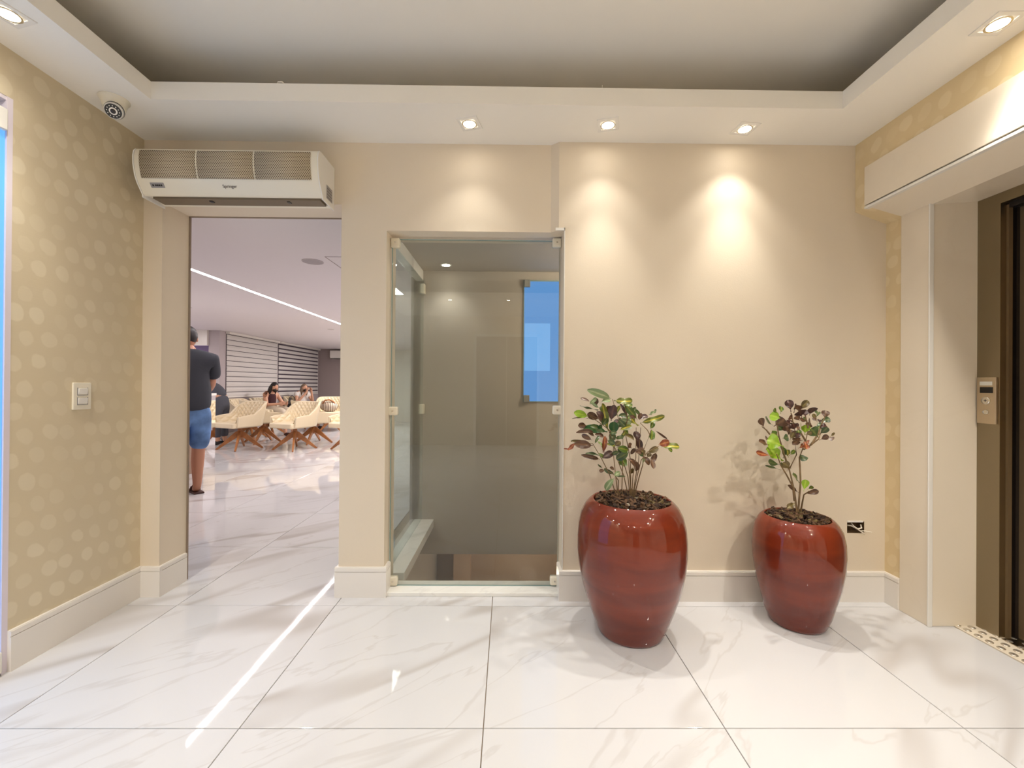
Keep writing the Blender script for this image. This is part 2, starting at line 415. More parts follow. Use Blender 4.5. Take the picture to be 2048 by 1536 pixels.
# ------------------------------------------------------------------ walls of the lobby
JX0, JX1, JZ0, JZ1 = 1.838, 1.932, .365, .428
b = MB()
b.box(XL-.15, D, 0, XD1, DB, ZU)                       # left pier
b.box(XD1, D, ZD, XD2, DB, ZU)                         # above the doorway
b.box(XD2, D, 0, GX1, DB, ZU)                          # pier between the openings
b.box(GX1, D, ZG, .228, DB, ZU)                        # above the glass panel
b.prism([(.228, D), (.268, D2), (GX2, D2), (GX2, DB), (.228, DB)], ZG, ZU)
b.box(GX2, D2, 0, JX0, DB, ZU).box(JX1, D2, 0, 2.45, DB, ZU)
b.box(JX0, D2, 0, JX1, DB, JZ0).box(JX0, D2, JZ1, JX1, DB, ZU)
struct(obj('wall_back', b, M['paint']))
tr = struct(obj('trim_1', MB().box(.25, D2-.006, ZG-.002, GX2+.004, D2, ZG+.012).box(GX2, D2-.006, .16, GX2+.004, D2, ZG+.012), M['white']))
struct(box('wall_left', (XL-.15, 1.705, 0), (XL, D, ZU), M['paper']))
lw = struct(obj('wall_left_front', MB().box(XL-.15, YB-.1, 0, XL, .55, ZU).box(XL-.15, .55, 2.27, XL, 1.705, ZU), M['paper']))
struct(obj('wall_right', MB().box(XR2, 2.185, 0, 2.45, D2, 2.04), M['paper2']))
b = MB().prism([(XR, ZU), (XR, 2.10), (XR2, 2.037), (2.5, 2.037), (2.5, ZU)], 2.185, D2, 'y')
b.prism([(XR, ZU), (XR, 2.10), (XR+.002, 2.10), (2.5, 2.11), (2.5, ZU)], YB-.1, 2.185, 'y')
struct(obj('wall_right_upper', b, M['paper2']))
struct(box('wall_behind', (XL-.15, YB-.15, 0), (2.6, YB, ZU), M['paint']))
struct(box('ceiling', (XL-.2, YB-.2, ZU), (2.6, DB, ZU+.08), M['ceil']))
dr = struct(obj('door_2', MB().box(-.65, YB, 0, -.60, YB+.04, 2.12).box(.55, YB, 0, .60, YB+.04, 2.12).box(-.65, YB, 2.07, .60, YB+.04, 2.12), M['white']))
obj('door_leaf', MB().box(-.60, YB, .01, -.03, YB+.03, 2.07), pbr('dark_wood_door', (112, 90, 70), .4), dr, bevel=.003)
obj('door_leaf', MB().box(-.02, YB, .01, .55, YB+.03, 2.07), bpy.data.materials['dark_wood_door'], dr, bevel=.003)
# tray: lower ring with an open cove above it
TX0, TX1, TY1, TY0 = -1.663, 1.565, 1.98, -1.6
b = MB().box(XL, TY1, ZC, XR, D, 2.544).box(XL, YB, ZC, XR, TY0, 2.544).box(XL, TY0, ZC, TX0, TY1, 2.544).box(TX1, TY0, ZC, XR, TY1, 2.544)
struct(obj('ceiling_tray', b, M['ceil']))
hook = MB().tube([(-1.085, 1.99, 2.545), (-1.08, 1.985, 2.553), (-1.06, 1.982, 2.552), (-1.052, 1.98, 2.545)], .0035, 6)
tag(obj('cable_clip', hook, M['cable'], smooth=True), 'tiny white cable clip on edge of ceiling cove, above air curtain', 'clip')
tag(obj('cable_clip', MB().tube([(.432, 1.985, 2.545), (.432, 1.985, 2.56)], .0018, 6), M['cable'], smooth=True),
    'thin wire end sticking up from ceiling cove edge, near middle ceiling spotlight', 'clip')

# lift portal
pz = 2.06
b = MB()
b.box(XR2-.008, 2.036, 0, 2.30, 2.185, pz+.05)      # left-hand pier, its end face turned to the room
struct(obj('trim_2', b, M['portal'], bevel=.002))
struct(obj('trim_3', MB().box(XR2-.012, 2.030, 0, XR2+.010, 2.037, pz), M['white'], bevel=.002))
# upper fascia and soffit of the portal
pf = struct(link('trim_8', None, None, (XR, 1.2, 2.1)))
def rel(o, root):
    o.location = Vector(o.location) - root.location; return o
rel(box('fascia_slab', (XR-.014, YB, 2.105), (XR, 2.205, 2.305), M['portal'], pf, .002), pf)
rel(box('edge_strip', (XR-.014, YB, 2.086), (XR+.012, 2.205, 2.098), M['white'], pf, .001), pf)
rel(obj('soffit_slab', MB().prism([(XR, 2.106), (XR, 2.088), (XR2, pz-.02), (2.30, pz), (2.30, 2.11)], YB, 2.185, 'y'), M['portal'], pf), pf)

lift = thing('lift_doorway', 'brushed steel lift doorway with call panel at right edge', 'lift', (2.3, 1.4, 0))
rel(obj('jamb', MB().box(2.272, 1.94, 0, 2.34, 2.036, pz), M['steel'], lift), lift)
rel(obj('return_panel', MB().box(2.30, 1.93, 0, 2.318, 1.9405, 2.0), M['steeld'], lift), lift)
rel(obj('header', MB().box(2.272, .8, 2.008, 2.36, 1.94, pz), M['steel'], lift), lift)
rel(obj('jamb', MB().box(2.272, .72, 0, 2.36, .8, pz), M['steel'], lift), lift)
rel(obj('door_panel', MB().box(2.345, 1.38, .01, 2.365, 1.93, 2.01), M['steeld'], lift, bevel=.001), lift)
rel(obj('door_panel', MB().box(2.345, .8, .01, 2.365, 1.375, 2.01), M['steeld'], lift, bevel=.001), lift)
rel(obj('door_track', MB().box(2.30, .8, 1.985, 2.345, 1.93, 2.008), M['dark'], lift), lift)
rel(obj('shaft_edge', MB().box(2.33, 1.925, 0, 2.345, 1.945, 2.01), M['dark'], lift), lift)
rel(obj('sill_plate', MB().box(2.272, .8, .0035, 2.345, 1.93, .007), M['steel'], lift), lift)
rel(obj('wall_closure', MB().box(2.36, -.6, 0, 2.5, 2.185, 2.11), M['dark'], lift), lift)
struct(box('wall_right_front', (2.272, YB, 0), (2.5, .72, 2.11), M['portal']))
cp = obj('call_panel', MB().box(2.262, 1.948, .985, 2.272, 2.028, 1.205), pbr('call_panel_steel', (196, 178, 150), .35, metal=.8), lift, bevel=.002); rel(cp, lift)
obj('label_plate', MB().box(2.2605, 1.962, 1.166, 2.2625, 2.014, 1.184), pbr('plate_grey', (226, 222, 208), .4), cp)
obj('floor_display', MB().box(2.2600, 1.960, 1.130, 2.2625, 2.013, 1.158), M['black'], cp)
for nm, z in (('call_button', 1.094), ('key_switch', 1.040)):
    r = .0185 if nm == 'call_button' else .012
    mb = MB().lathe([(r, 0), (r, .004), (r*.86, .006), (r*.82, .004), (.001, .0042)], 20)
    o = obj(nm, mb, M['chrome'], cp, smooth=True); o.location = Vector((2.262, 1.988, z)); o.rotation_euler = (0, -PI/2, 0)
ar = MB().box(-.0015, -.006, .0042, .0015, .006, .0048).box(-.006, -.0015, .0042, .006, .0015, .0048)
o = obj('button_symbol', ar, M['text'], cp); o.location = Vector((2.262, 1.988, 1.094)); o.rotation_euler = (0, -PI/2, 0)

# ------------------------------------------------------------------ baseboards
def skirt(name, x0, y0, x1, y1, nx, ny, h=.1615):
    """run from (x0,y0) to (x1,y1) along a wall whose room side is (nx,ny)"""
    mb = MB()
    for t, a, c in ((.016, 0, .136), (.012, .136, .140), (.016, .140, .158), (.012, .158, h)):
        mb.box(x0, y0, a, x1 + nx*t, y1 + ny*t, c)
    return struct(obj(name, mb, M['base']))
skirt('baseboard_left', XL, 1.705, XL, D, 1, 0)
skirt('baseboard_back', XL+.016, D, XD1+.016, D, 0, -1)
skirt('baseboard_back', XD1, D, XD1, DB-.01, 1, 0)
skirt('baseboard_back', XD2-.016, D, GX1+.016, D, 0, -1)
skirt('baseboard_back', XD2, D, XD2, DB, -1, 0)
skirt('baseboard_back', GX1, D, GX1, D+.075, 1, 0)
skirt('baseboard_back', GX2-.016, D2, XR2, D2, 0, -1)
skirt('baseboard_back', GX2, D2, GX2, D+.075, -1, 0)
skirt('baseboard_right', XR2, D2-.016, XR2, 2.185, -1, 0)

# doorway lining, doorstop lines
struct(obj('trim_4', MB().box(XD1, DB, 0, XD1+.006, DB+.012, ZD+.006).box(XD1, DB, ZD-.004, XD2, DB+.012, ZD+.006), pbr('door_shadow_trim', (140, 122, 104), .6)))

# ------------------------------------------------------------------ ceiling spotlights
def spot(i, x, y, label, tilt=0, wide=1.0, beam=.35, btilt=0, cone=78, pool=0):
    t = thing('ceiling_spotlight', label, 'spotlight', (x, y, ZC), tilt, 'recessed ceiling spotlights')
    a, c = .052, .036
    mb = MB()
    for (x0, y0, x1, y1) in ((-a,-a,a,-c), (-a,c,a,a), (-a,-c,-c,c), (c,-c,a,c)): mb.box(x0, y0, -.004, x1, y1, 0)
    obj('trim_frame', mb, M['white'], t)
    obj('reflector_ring', MB().lathe([(.036, -.003), (.037, -.006), (.030, -.006), (.029, -.001)], 24, cap=False), M['chrome'], t, smooth=True)
    obj('lens', MB().lathe([(.029, 0), (.029, -.004), (.02, -.0055), (.001, -.006)], 20), M['lens'], t, smooth=True)
    L = bpy.data.lights.new('spot', 'SPOT'); L.energy = SPOT_W*wide; L.color = SPOT_COL; L.spot_size = math.radians(150); L.spot_blend = 1.0
    L.shadow_soft_size = .022
    lo = bpy.data.objects.new('spot_light', L); C.objects.link(lo); lo.parent = t; lo.location = (0, 0, -.02)
    L2 = bpy.data.lights.new('spot', 'SPOT'); L2.energy = SPOT_W*beam; L2.color = SPOT_COL; L2.spot_size = math.radians(cone); L2.spot_blend = .75
    L2.shadow_soft_size = .02
    lo = bpy.data.objects.new('beam_light', L2); C.objects.link(lo); lo.parent = t; lo.location = (0, 0, -.021); lo.rotation_euler = (btilt, 0, -tilt)
    if pool:
        L3 = bpy.data.lights.new('spot', 'SPOT'); L3.energy = SPOT_W*pool; L3.color = SPOT_COL; L3.spot_size = math.radians(66); L3.spot_blend = .8
        L3.shadow_soft_size = .018
        lo = bpy.data.objects.new('pool_light', L3); C.objects.link(lo); lo.parent = t; lo.location = (0, 0, -.022); lo.rotation_euler = (-.13 if y > 2 else 0, 0, -tilt)
    return t
sp = [(-.202, 2.128, 'recessed ceiling spotlight above the glass panel'), (.492, 2.122, 'recessed ceiling spotlight above the larger red pot'),
      (1.192, 2.14, 'recessed ceiling spotlight above the smaller red pot'), (1.748, 1.503, 'recessed ceiling spotlight above the lift, top right corner'),
      (-1.79, 1.528, 'recessed ceiling spotlight above the left door, top left corner')]
for i, (x, y, l) in enumerate(sp): spot(i, x, y, l, random.uniform(-.3, .3), (.012, .012, .015, .06, .2)[i], (.27, .33, .50, .26, .4)[i], (-.07, -.07, -.05, 0, 0)[i], 98 if i < 3 else 84, (1.3, 1.7, 2.0, 1.0, .9)[i])
behind = [(1.72, .55), (-1.79, .55), (1.72, -.5), (-1.79, -.5), (-.9, -1.75), (0, -1.75), (.9, -1.75)]
bl = ['beside the upper lift wall, level with the viewer', 'over the left glass door, level with the viewer', 'beside the upper lift wall, behind the viewer', 'by the left wall, behind the viewer',
      'above the wall behind the viewer, left of three', 'above the wall behind the viewer, middle of three', 'above the wall behind the viewer, right of three']
for i, (x, y) in enumerate(behind):
    spot(10+i, x, y, 'recessed ceiling spotlight ' + bl[i], 0, 2.8, .75)

# ------------------------------------------------------------------ glass panel and stairwell behind it
GY = 2.40
gp = thing('glass_panel', 'frameless clear glass panel on white clips in the back wall, stairwell behind', 'glass panel', (-.18, GY, 0))
rel(obj('pane', MB().box(GX1+.010, GY-.004, .022, GX2-.006, GY+.004, 1.965), M['glass'], gp), gp)
rel(obj('pane_edge', MB().box(GX1+.010, GY-.0042, .020, GX2-.006, GY+.0042, .022).box(GX1+.006, GY-.0042, .022, GX1+.010, GY+.0042, 1.965).box(GX1+.01, GY-.0042, 1.965, GX2-.006, GY+.0042, 1.968), M['edge'], gp), gp)
for x, z, wd, hg in ((GX1+.026, 1.945, .05, .054), (GX2-.026, 1.955, .05, .052), (GX1+.028, .047, .05, .05), (GX2-.026, .052, .05, .05), (GX1+.020, 1.000, .056, .048), (GX2-.018, 1.012, .052, .05)):
    c = obj('glass_clip', MB().box(x-wd/2, GY-.018, z-hg/2, x+wd/2, GY+.018, z+hg/2), M['plastic'], gp, bevel=.008, seg=3); rel(c, gp)
    obj('screw', MB().lathe([(.005, 0), (.005, .002), (.001, .0025)], 10), M['chrome'], c, smooth=True)
    c.children[0].location = (x, GY-.018, z); c.children[0].rotation_euler = (PI/2, 0, 0)
struct(obj('window_1', MB().box(GX1-.0, D+.0, 0, GX2, GY+.06, .020), M['sill'], bevel=.002))
SY = 3.50
struct(obj('wall_stair_far', MB().box(-.78, SY, -.24, 1.5, SY+.12, 2.3), M['stair']))
b = MB().box(-.80, DB, 2.085, 1.5, SY, 2.2).box(-.80, 4.6, -2.3, 1.6, 4.7, .3).box(-.80, SY+.12, -.24, 1.5, 4.6, -.16)
struct(obj('ceiling_stair', MB().box(-.80, DB, 2.085, 1.5, SY, 2.2), M['stair']))
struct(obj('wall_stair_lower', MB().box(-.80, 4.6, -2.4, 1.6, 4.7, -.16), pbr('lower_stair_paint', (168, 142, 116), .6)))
struct(obj('wall_stair_right', MB().box(1.5, DB, -2.4, 1.6, 4.6, 2.3).box(-.66, DB-.01, -2.4, 1.5, DB, 0), M['stair']))
struct(obj('wall_stair_left', MB().box(-.84, DB, -2.4, -.75, 4.7, -.02), M['stair']))
struct(obj('floor_stair_lower', MB().box(-.84, DB, -2.45, 1.6, 4.7, -2.4), M['tile']))
struct(obj('ceiling_stair_lower', MB().box(-.80, SY+.12, -.24, 1.5, 4.6, -.16), M['stair']))
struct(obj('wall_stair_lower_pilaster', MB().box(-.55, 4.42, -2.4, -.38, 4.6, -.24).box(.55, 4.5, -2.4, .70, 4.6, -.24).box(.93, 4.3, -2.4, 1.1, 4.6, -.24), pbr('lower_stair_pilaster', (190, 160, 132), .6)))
rl = thing('stair_handrail', 'pale metal stair rail seen low through the glass panel', 'handrail', (.75, 3.7, -1))
for k in range(3):
    rel(obj('rail_bar', MB().tube([(.56+.06*k, 3.5, -.30+.02*k), (.66+.07*k, 3.95, -1.3)], .008, 8), M['chrome'], rl, smooth=True), rl)
# left-hand partition onto the waiting room
struct(obj('window_2', MB().box(-.76, DB, -.02, -.60, SY, .045).box(-.76, DB, 2.0, -.70, SY, 2.085), M['sill'], bevel=.003))
pt = thing('stair_partition', 'clear glass partition beside the stairwell above a white stone ledge', 'glass panel', (-.70, 3.0, .045))
rel(obj('pane', MB().box(-.704, DB+.01, .047, -.696, SY-.005, 2.0), M['glass2'], pt), pt)
for z in (.95, 1.93):
    rel(obj('glass_clip', MB().box(-.72, SY-.05, z-.04, -.68, SY-.002, z+.04), M['plastic'], pt, bevel=.006), pt)
# bright blue window in the far stair wall
bw = struct(obj('window_3', MB().box(.125, SY-.012, 1.02, .130, SY, 2.01).box(.125, SY-.012, 2.005, .66, SY, 2.015).box(.125, SY-.012, 1.015, .66, SY, 1.02).box(.655, SY-.012, 1.02, .66, SY, 2.01), M['edge']))
bluem = emissive('daylit_blue_pane', lin((112, 166, 232)), .85); bluem2 = emissive('daylit_blue_panel', lin((132, 186, 246)), .95)
o = obj('pane', MB().box(.130, SY-.006, 1.02, .655, SY-.003, 2.005), bluem, bw)
o = obj('inner_panel', MB().box(.135, SY-.012, 1.27, .345, SY-.006, 1.66), bluem2, bw, bevel=.002)
for z in (1.985, 1.04):
    obj('glass_clip', MB().box(.128, SY-.03, z-.03, .178, SY-.004, z+.03), pbr('clip_grey', (150, 150, 146), .4), bw, bevel=.005)
ssp = thing('ceiling_spotlight', 'small lit spotlight in the stairwell ceiling, seen through the glass panel', 'spotlight', (-.49, 3.32, 2.085), 0, 'recessed ceiling spotlights')
obj('lens', MB().lathe([(.03, 0), (.03, -.004), (.001, -.006)], 20), M['lens'], ssp, smooth=True)
obj('trim_frame', MB().lathe([(.045, 0), (.045, -.003), (.031, -.003)], 20, cap=False), M['white'], ssp, smooth=True)
L = bpy.data.lights.new('spot', 'SPOT'); L.energy = 6; L.color = SPOT_COL; L.spot_size = math.radians(110); L.spot_blend = .8; L.shadow_soft_size = .02
lo = bpy.data.objects.new('spot_light', L); C.objects.link(lo); lo.parent = ssp; lo.location = (0, 0, -.02)
L = bpy.data.lights.new('lower_stair_fill', 'POINT'); L.energy = 7; L.color = (1, .82, .62); L.shadow_soft_size = .08  # added warm fill for the lower flight, not a real fixture
L3 = bpy.data.lights.new('stair_fill', 'POINT'); L3.energy = 20; L3.color = (1, .88, .74); L3.shadow_soft_size = .06
lo3 = bpy.data.objects.new('stair_fill', L3); C.objects.link(lo3); lo3.location = (1.05, 2.85, 1.9)  # added fill, hidden behind the wall to the right, brightens the stairwell
lo = bpy.data.objects.new('lower_stair_fill', L); C.objects.link(lo); lo.location = (.2, 3.9, -.6)
tag(obj('blue_bag', MB().ball((-.735-.10, 2.78, .10), (.10, .16, .13), 20, 12), pbr('blue_cloth', (110, 150, 190), .7), smooth=True),
    'blue rounded bag on the floor behind the stair partition glass', 'bag')

# ------------------------------------------------------------------ blue glass door at the far left
dl = struct(obj('door_1', MB().box(XL-.15, 1.685, 0, XL+.001, 1.7055, 2.27).box(XL-.15, .55, 2.255, XL-.002, 1.69, 2.27).box(XL-.06, .55, 0, XL-.045, 1.69, .001), pbr('door_jamb', (226, 216, 224), .4)))
gd = thing('glass_door', 'frosted blue glass door with white rails at the far left', 'door', (XL-.03, 1.1, 0))
bd = bpy.data.materials.new('frosted_blue_glass'); N, L_ = nt(bd); bb = N['Principled BSDF']
bb.inputs['Base Color'].default_value = lin((70, 130, 190)); bb.inputs['Roughness'].default_value = .25
bb.inputs['Emission Color'].default_value = lin((110, 178, 250)); bb.inputs['Emission Strength'].default_value = .75  # glow stands in for daylight coming through from outside
rel(obj('pane', MB().box(XL-.012, .6, .09, XL-.004, 1.683, 2.16), bd, gd), gd)
rel(obj('top_rail', MB().box(XL-.03, .6, 2.13, XL+.012, 1.681, 2.215), M['white'], gd, bevel=.004), gd)
rel(obj('bottom_rail', MB().box(XL-.03, .6, .012, XL+.012, 1.681, .095), M['white'], gd, bevel=.004), gd)
rel(obj('handle', MB().tube([(XL+.03, .75, .8), (XL+.03, .75, 1.3)], .012, 12).box(XL-.03, .742, .85, XL+.03, .758, .865).box(XL-.03, .742, 1.24, XL+.03, .758, 1.255), M['chrome'], gd, smooth=True), gd)
struct(obj('trim_5', MB().box(XL-.16, .55, -.006, XL-.002, 1.69, .004), M['black_rubber']))
struct(box('wall_left_outside', (XL-.3, .4, 0), (XL-.2, 1.8, 2.4), M['paint']))

# ------------------------------------------------------------------ air curtain over the doorway
AX0, AX1 = -1.858, -.955
prof = [(0, 2.318), (.165, 2.318), (.182, 2.314), (.193, 2.300), (.198, 2.27), (.196, 2.23), (.186, 2.18), (.172, 2.150), (.155, 2.125), (.140, 2.105), (.128, 2.100), (.118, 2.104), (.035, 2.118), (.03, 2.102), (0, 2.100)]
ac = thing('air_curtain', 'white air curtain with three perforated grilles above the open doorway', 'air curtain', (-1.4, D, 2.1))
rel(obj('body', MB().prism([(D-y, z) for y, z in prof], AX0, AX1, 'x'), M['plastic'], ac, bevel=.003), ac)
rel(obj('end_cap', MB().prism([(D-y*1.0-(.002 if y else 0), z) for y, z in prof[:10]] + [(D-.14, 2.09), (D, 2.088)], AX1, AX1+.006, 'x'), M['white'], ac, bevel=.001), ac)
rel(obj('end_cap', MB().prism([(D-y*1.0-(.002 if y else 0), z) for y, z in prof[:10]] + [(D-.14, 2.09), (D, 2.088)], AX0-.006, AX0, 'x'), M['white'], ac, bevel=.001), ac)
def surf(z):
    for (y0, z0), (y1, z1) in zip(prof[1:], prof[2:]):
        if z1 <= z <= z0: return y0 + (y1-y0)*(z0-z)/max(1e-6, z0-z1)
    return .12
def grille(x0, x1, z0, z1):
    me = bpy.data.meshes.new('grille'); vs = []; uvs = []; fs = []; n = 14; arc = 0; pv = None
    for i in range(n+1):
        z = z1 + (z0-z1)*i/n; y = surf(z)
        if pv: arc += math.hypot(z-pv[0], y-pv[1])
        pv = (z, y)
        for x in (x0, x1): vs.append((x, D-y-.0022, z)); uvs.append((x-AX0, arc))
    for i in range(n): fs.append((2*i, 2*i+2, 2*i+3, 2*i+1))
    me.from_pydata(vs, [], fs); ul = me.uv_layers.new(name='UVMap')
    for l in me.loops: ul.data[l.index].uv = uvs[l.vertex_index]
    me.materials.append(M['mesh'])
    for p in me.polygons: p.use_smooth = True
    o = link('grille', me, ac); sd = o.modifiers.new('s', 'SOLIDIFY'); sd.thickness = .002; sd.offset = 0
    return o
gx0, gx1, sp_ = AX0+.024, AX1-.030, .0035
gw = (gx1-gx0)/3
for k in range(3): rel(grille(gx0+gw*k+sp_, gx0+gw*(k+1)-sp_, 2.168, 2.300), ac)
for k in (0, 1, 2, 3):
    xx = gx0+gw*k; pts = [(xx, D-surf(2.168+.132*i/12)-.003, 2.168+.132*i/12) for i in range(13)]
    if k in (1, 2): rel(obj('divider', MB().tube(pts, .003, 8), M['plastic'], ac, smooth=True), ac)
def on_face(name, text, x, z, size, mat, parent, dz=.0025):
    cu = bpy.data.curves.new(name, 'FONT'); cu.body = text; cu.size = size; cu.extrude = .0004; cu.align_x = 'CENTER'; cu.align_y = 'CENTER'
    to = bpy.data.objects.new('t', cu); me = bpy.data.meshes.new_from_object(to); me.materials.clear(); me.materials.append(mat)
    y0, y1 = surf(z+.01), surf(z-.01); ang = math.atan2(y0-y1, .02)
    o = link(name, me, parent); o.rotation_euler = (PI/2+ang, 0, 0); o.location = (x, D-surf(z)-dz, z); return o
rel(on_face('lettering', 'Springer', -1.405, 2.138, .021, M['text'], ac), ac)
dsp = obj('display', MB().box(-.034, -.012, -.001, .034, .012, .0015), M['plastic2'], ac, bevel=.001)
y0, y1 = surf(2.15), surf(2.13); dsp.rotation_euler = (PI/2 + math.atan2(y0-y1, .02), 0, 0); dsp.location = (-1.765, D-surf(2.140)-.001, 2.140); rel(dsp, ac)
for k, xx in enumerate((-.020, -.007, .002, .011, .021)):
    obj('display_symbol', MB().box(xx-.004, -.004, .0015, xx+.0035, .004, .0022), M['dark'], dsp)
rel(obj('outlet_slot', MB().box(AX0+.03, D-.116, 2.094, AX1-.02, D-.04, 2.108), pbr('slot_shadow', (120, 104, 82), .6), ac), ac)
for xx in (-1.545, -1.145): rel(obj('slot_screw', MB().box(xx-.008, D-.10, 2.0905, xx+.008, D-.08, 2.0945), M['dark'], ac), ac)
for xx in (AX0+.02, -1.40, AX1-.06): rel(obj('screw', MB().lathe([(.004, 0), (.003, .003), (.001, .003)], 8, (xx, D-.16, 2.318)), M['dark'], ac), ac)
rel(obj('rating_label', MB().box(AX1+.0055, D-.10, 2.115, AX1+.0068, D-.03, 2.185), M['plastic2'], ac), ac)
for k in range(4): rel(obj('label_line', MB().box(AX1+.0068, D-.094, 2.123+.015*k, AX1+.0072, D-.036, 2.126+.015*k), M['text'], ac), ac)

# ------------------------------------------------------------------ dome camera
dc = thing('dome_camera', 'small white dome security camera on ceiling above left wall', 'camera', (-1.835, 1.985, ZC))
obj('base', MB().lathe([(.058, 0), (.058, -.004), (.056, -.006), (.050, -.012), (.038, -.052), (.034, -.058), (.004, -.060)], 28), M['plastic'], dc, smooth=True)
eye = Vector((.018, -.016, -.060)); q = Vector((.42, -.70, -.58)).to_track_quat('Z', 'Y')
h = obj('camera_head', MB().ball((0, 0, 0), .036, 20, 14).lathe([(.034, 0), (.034, .026), (.031, .030)], 24), M['white'], dc, smooth=True); h.location = eye; h.rotation_euler = q.to_euler()
obj('dark_ring', MB().lathe([(.0365, .004), (.0365, .012)], 24, cap=False), M['dark'], h, smooth=True)
obj('lens_glass', MB().lathe([(.030, .0295), (.030, .0315), (.010, .033), (.001, .033)], 24), M['black'], h, smooth=True)
leds = MB()
for k in range(12):
    a = 2*PI*k/12; leds.lathe([(.0026, .0315), (.002, .0345), (.0003, .0348)], 8, (.022*math.cos(a), .022*math.sin(a), 0))
obj('led_ring', leds, M['chrome'], h, smooth=True)
obj('inner_lens', MB().lathe([(.010, .032), (.010, .035), (.006, .037), (.001, .0375)], 16), M['dark'], h, smooth=True)

# ------------------------------------------------------------------ light switch on left wall
sw = thing('light_switch', 'white two-gang rocker switch plate on the patterned left wall', 'switch', (XL, 1.985, 1.085))
obj('plate', MB().box(0, -.042, -.062, .009, .042, .062), M['plastic'], sw, bevel=.003)
for z in (.022, -.022):
    obj('rocker', MB().prism([(.009, z-.014), (.0125, z-.013), (.0145, z+.013), (.009, z+.014)], -.021, .021, 'y'), M['white'], sw, bevel=.001)
    obj('rocker_surround', MB().box(.009, -.025, z-.017, .0102, -.022, z+.017).box(.009, .022, z-.017, .0102, .025, z+.017).box(.009, -.025, z-.0185, .0102, .025, z-.0165), M['plastic2'], sw)

# ------------------------------------------------------------------ open junction box in back wall
jb = thing('junction_box', 'open wall socket hole with loose white cables beside smaller pot', 'socket', ((JX0+JX1)/2, D2, (JZ0+JZ1)/2))
mb = MB().box(JX0, D2+.05, JZ0, JX1, D2+.054, JZ1).box(JX0, D2+.001, JZ0, JX0+.002, D2+.05, JZ1).box(JX1-.002, D2+.001, JZ0, JX1, D2+.05, JZ1).box(JX0, D2+.001, JZ0, JX1, D2+.05, JZ0+.002).box(JX0, D2+.001, JZ1-.002, JX1, D2+.05, JZ1)
rel(obj('box_shell', mb, M['holebox'], jb), jb)
rel(obj('plaster_lip', MB().box(JX0, D2-.004, JZ1-.004, JX1-.01, D2+.002, JZ1+.004), M['white'], jb), jb)
rel(obj('cable', MB().tube([(JX0+.004, D2+.03, .400), (JX0+.03, D2+.01, .402), (JX0+.055, D2-.004, .388), (JX0+.078, D2-.012, .370), (JX0+.088, D2-.008, .362)], .0035, 8), M['cable'], jb, smooth=True), jb)
rel(obj('cable', MB().tube([(JX0+.04, D2+.02, .412), (JX0+.036, D2, .402), (JX0+.05, D2-.01, .391), (JX0+.072, D2-.008, .395), (JX0+.082, D2+.01, .408)], .0035, 8), M['cable'], jb, smooth=True), jb)
rel(obj('cable', MB().tube([(JX0+.080, D2+.004, .378), (JX0+.098, D2-.012, .379), (JX0+.125, D2-.012, .374)], .0022, 6), M['cable'], jb, smooth=True), jb)

# ------------------------------------------------------------------ potted crotons
def leaf_mesh(kind):
    nx, ny = 4, 10; vs = []; fs = []; uv = []
    rnd = random.Random(kind)
    curl = [.10, .28, -.18, .45][kind % 4]; fold = [.22, .35, .15, .5][kind % 4]; wav = .05*(kind % 3)
    for j in range(ny+1):
        t = j/ny
        if kind < 4: wd = .5*math.sqrt(max(0, 1-((t-.57)/.44)**2))*(.75+.25*t) if t > .14 else .03
        else: wd = (max(0, t)**.8)*math.sqrt(max(0, 1-((t-.62)/.39)**2))*.62 if t > .25 else .02 + .28*t*t   # spoon shape
        wd = max(wd, .012 if t > .02 else .03)
        for i in range(nx+1):
            u = i/nx*2-1
            vs.append((u*wd, t, curl*(t-t*t*1.6) + fold*abs(u)*wd*.6 + wav*math.sin(t*11+u*2)*abs(u)))
            uv.append((.5+u*.5, t))
    for j in range(ny):
        for i in range(nx):
            a = j*(nx+1)+i; fs.append((a, a+1, a+nx+2, a+nx+1))
    me = bpy.data.meshes.new('leaf'); me.from_pydata(vs, [], fs); ul = me.uv_layers.new(name='UVMap')
    for l in me.loops: ul.data[l.index].uv = uv[l.vertex_index]
    for p in me.polygons: p.use_smooth = True
    me.materials.append(LM['G']); return me
LEAF = [leaf_mesh(k) for k in range(7)]
def add_leaf(root, a, b, wd, colr, r, spoon=False):
    a = Vector(a) - root.location; b = Vector(b) - root.location
    d = b - a; ln = d.length
    if ln < .004: return
    me = LEAF[r.choice((4, 5, 6)) if spoon and r.random() < .95 else r.choice((0, 1, 2, 3))]
    o = link('leaf', me, root)
    z = Vector((r.uniform(-.5, .5), -1, r.uniform(.0, .9))).normalized()   # upper face turned up and outwards
    y = d.normalized(); x = y.cross(z).normalized(); z = x.cross(y)
    m = Matrix((x*wd, y*ln, z*(ln*.8))).transposed().to_4x4(); m.translation = a; o.matrix_local = m
    o.material_slots[0].link = 'OBJECT'; o.material_slots[0].material = LM[colr]
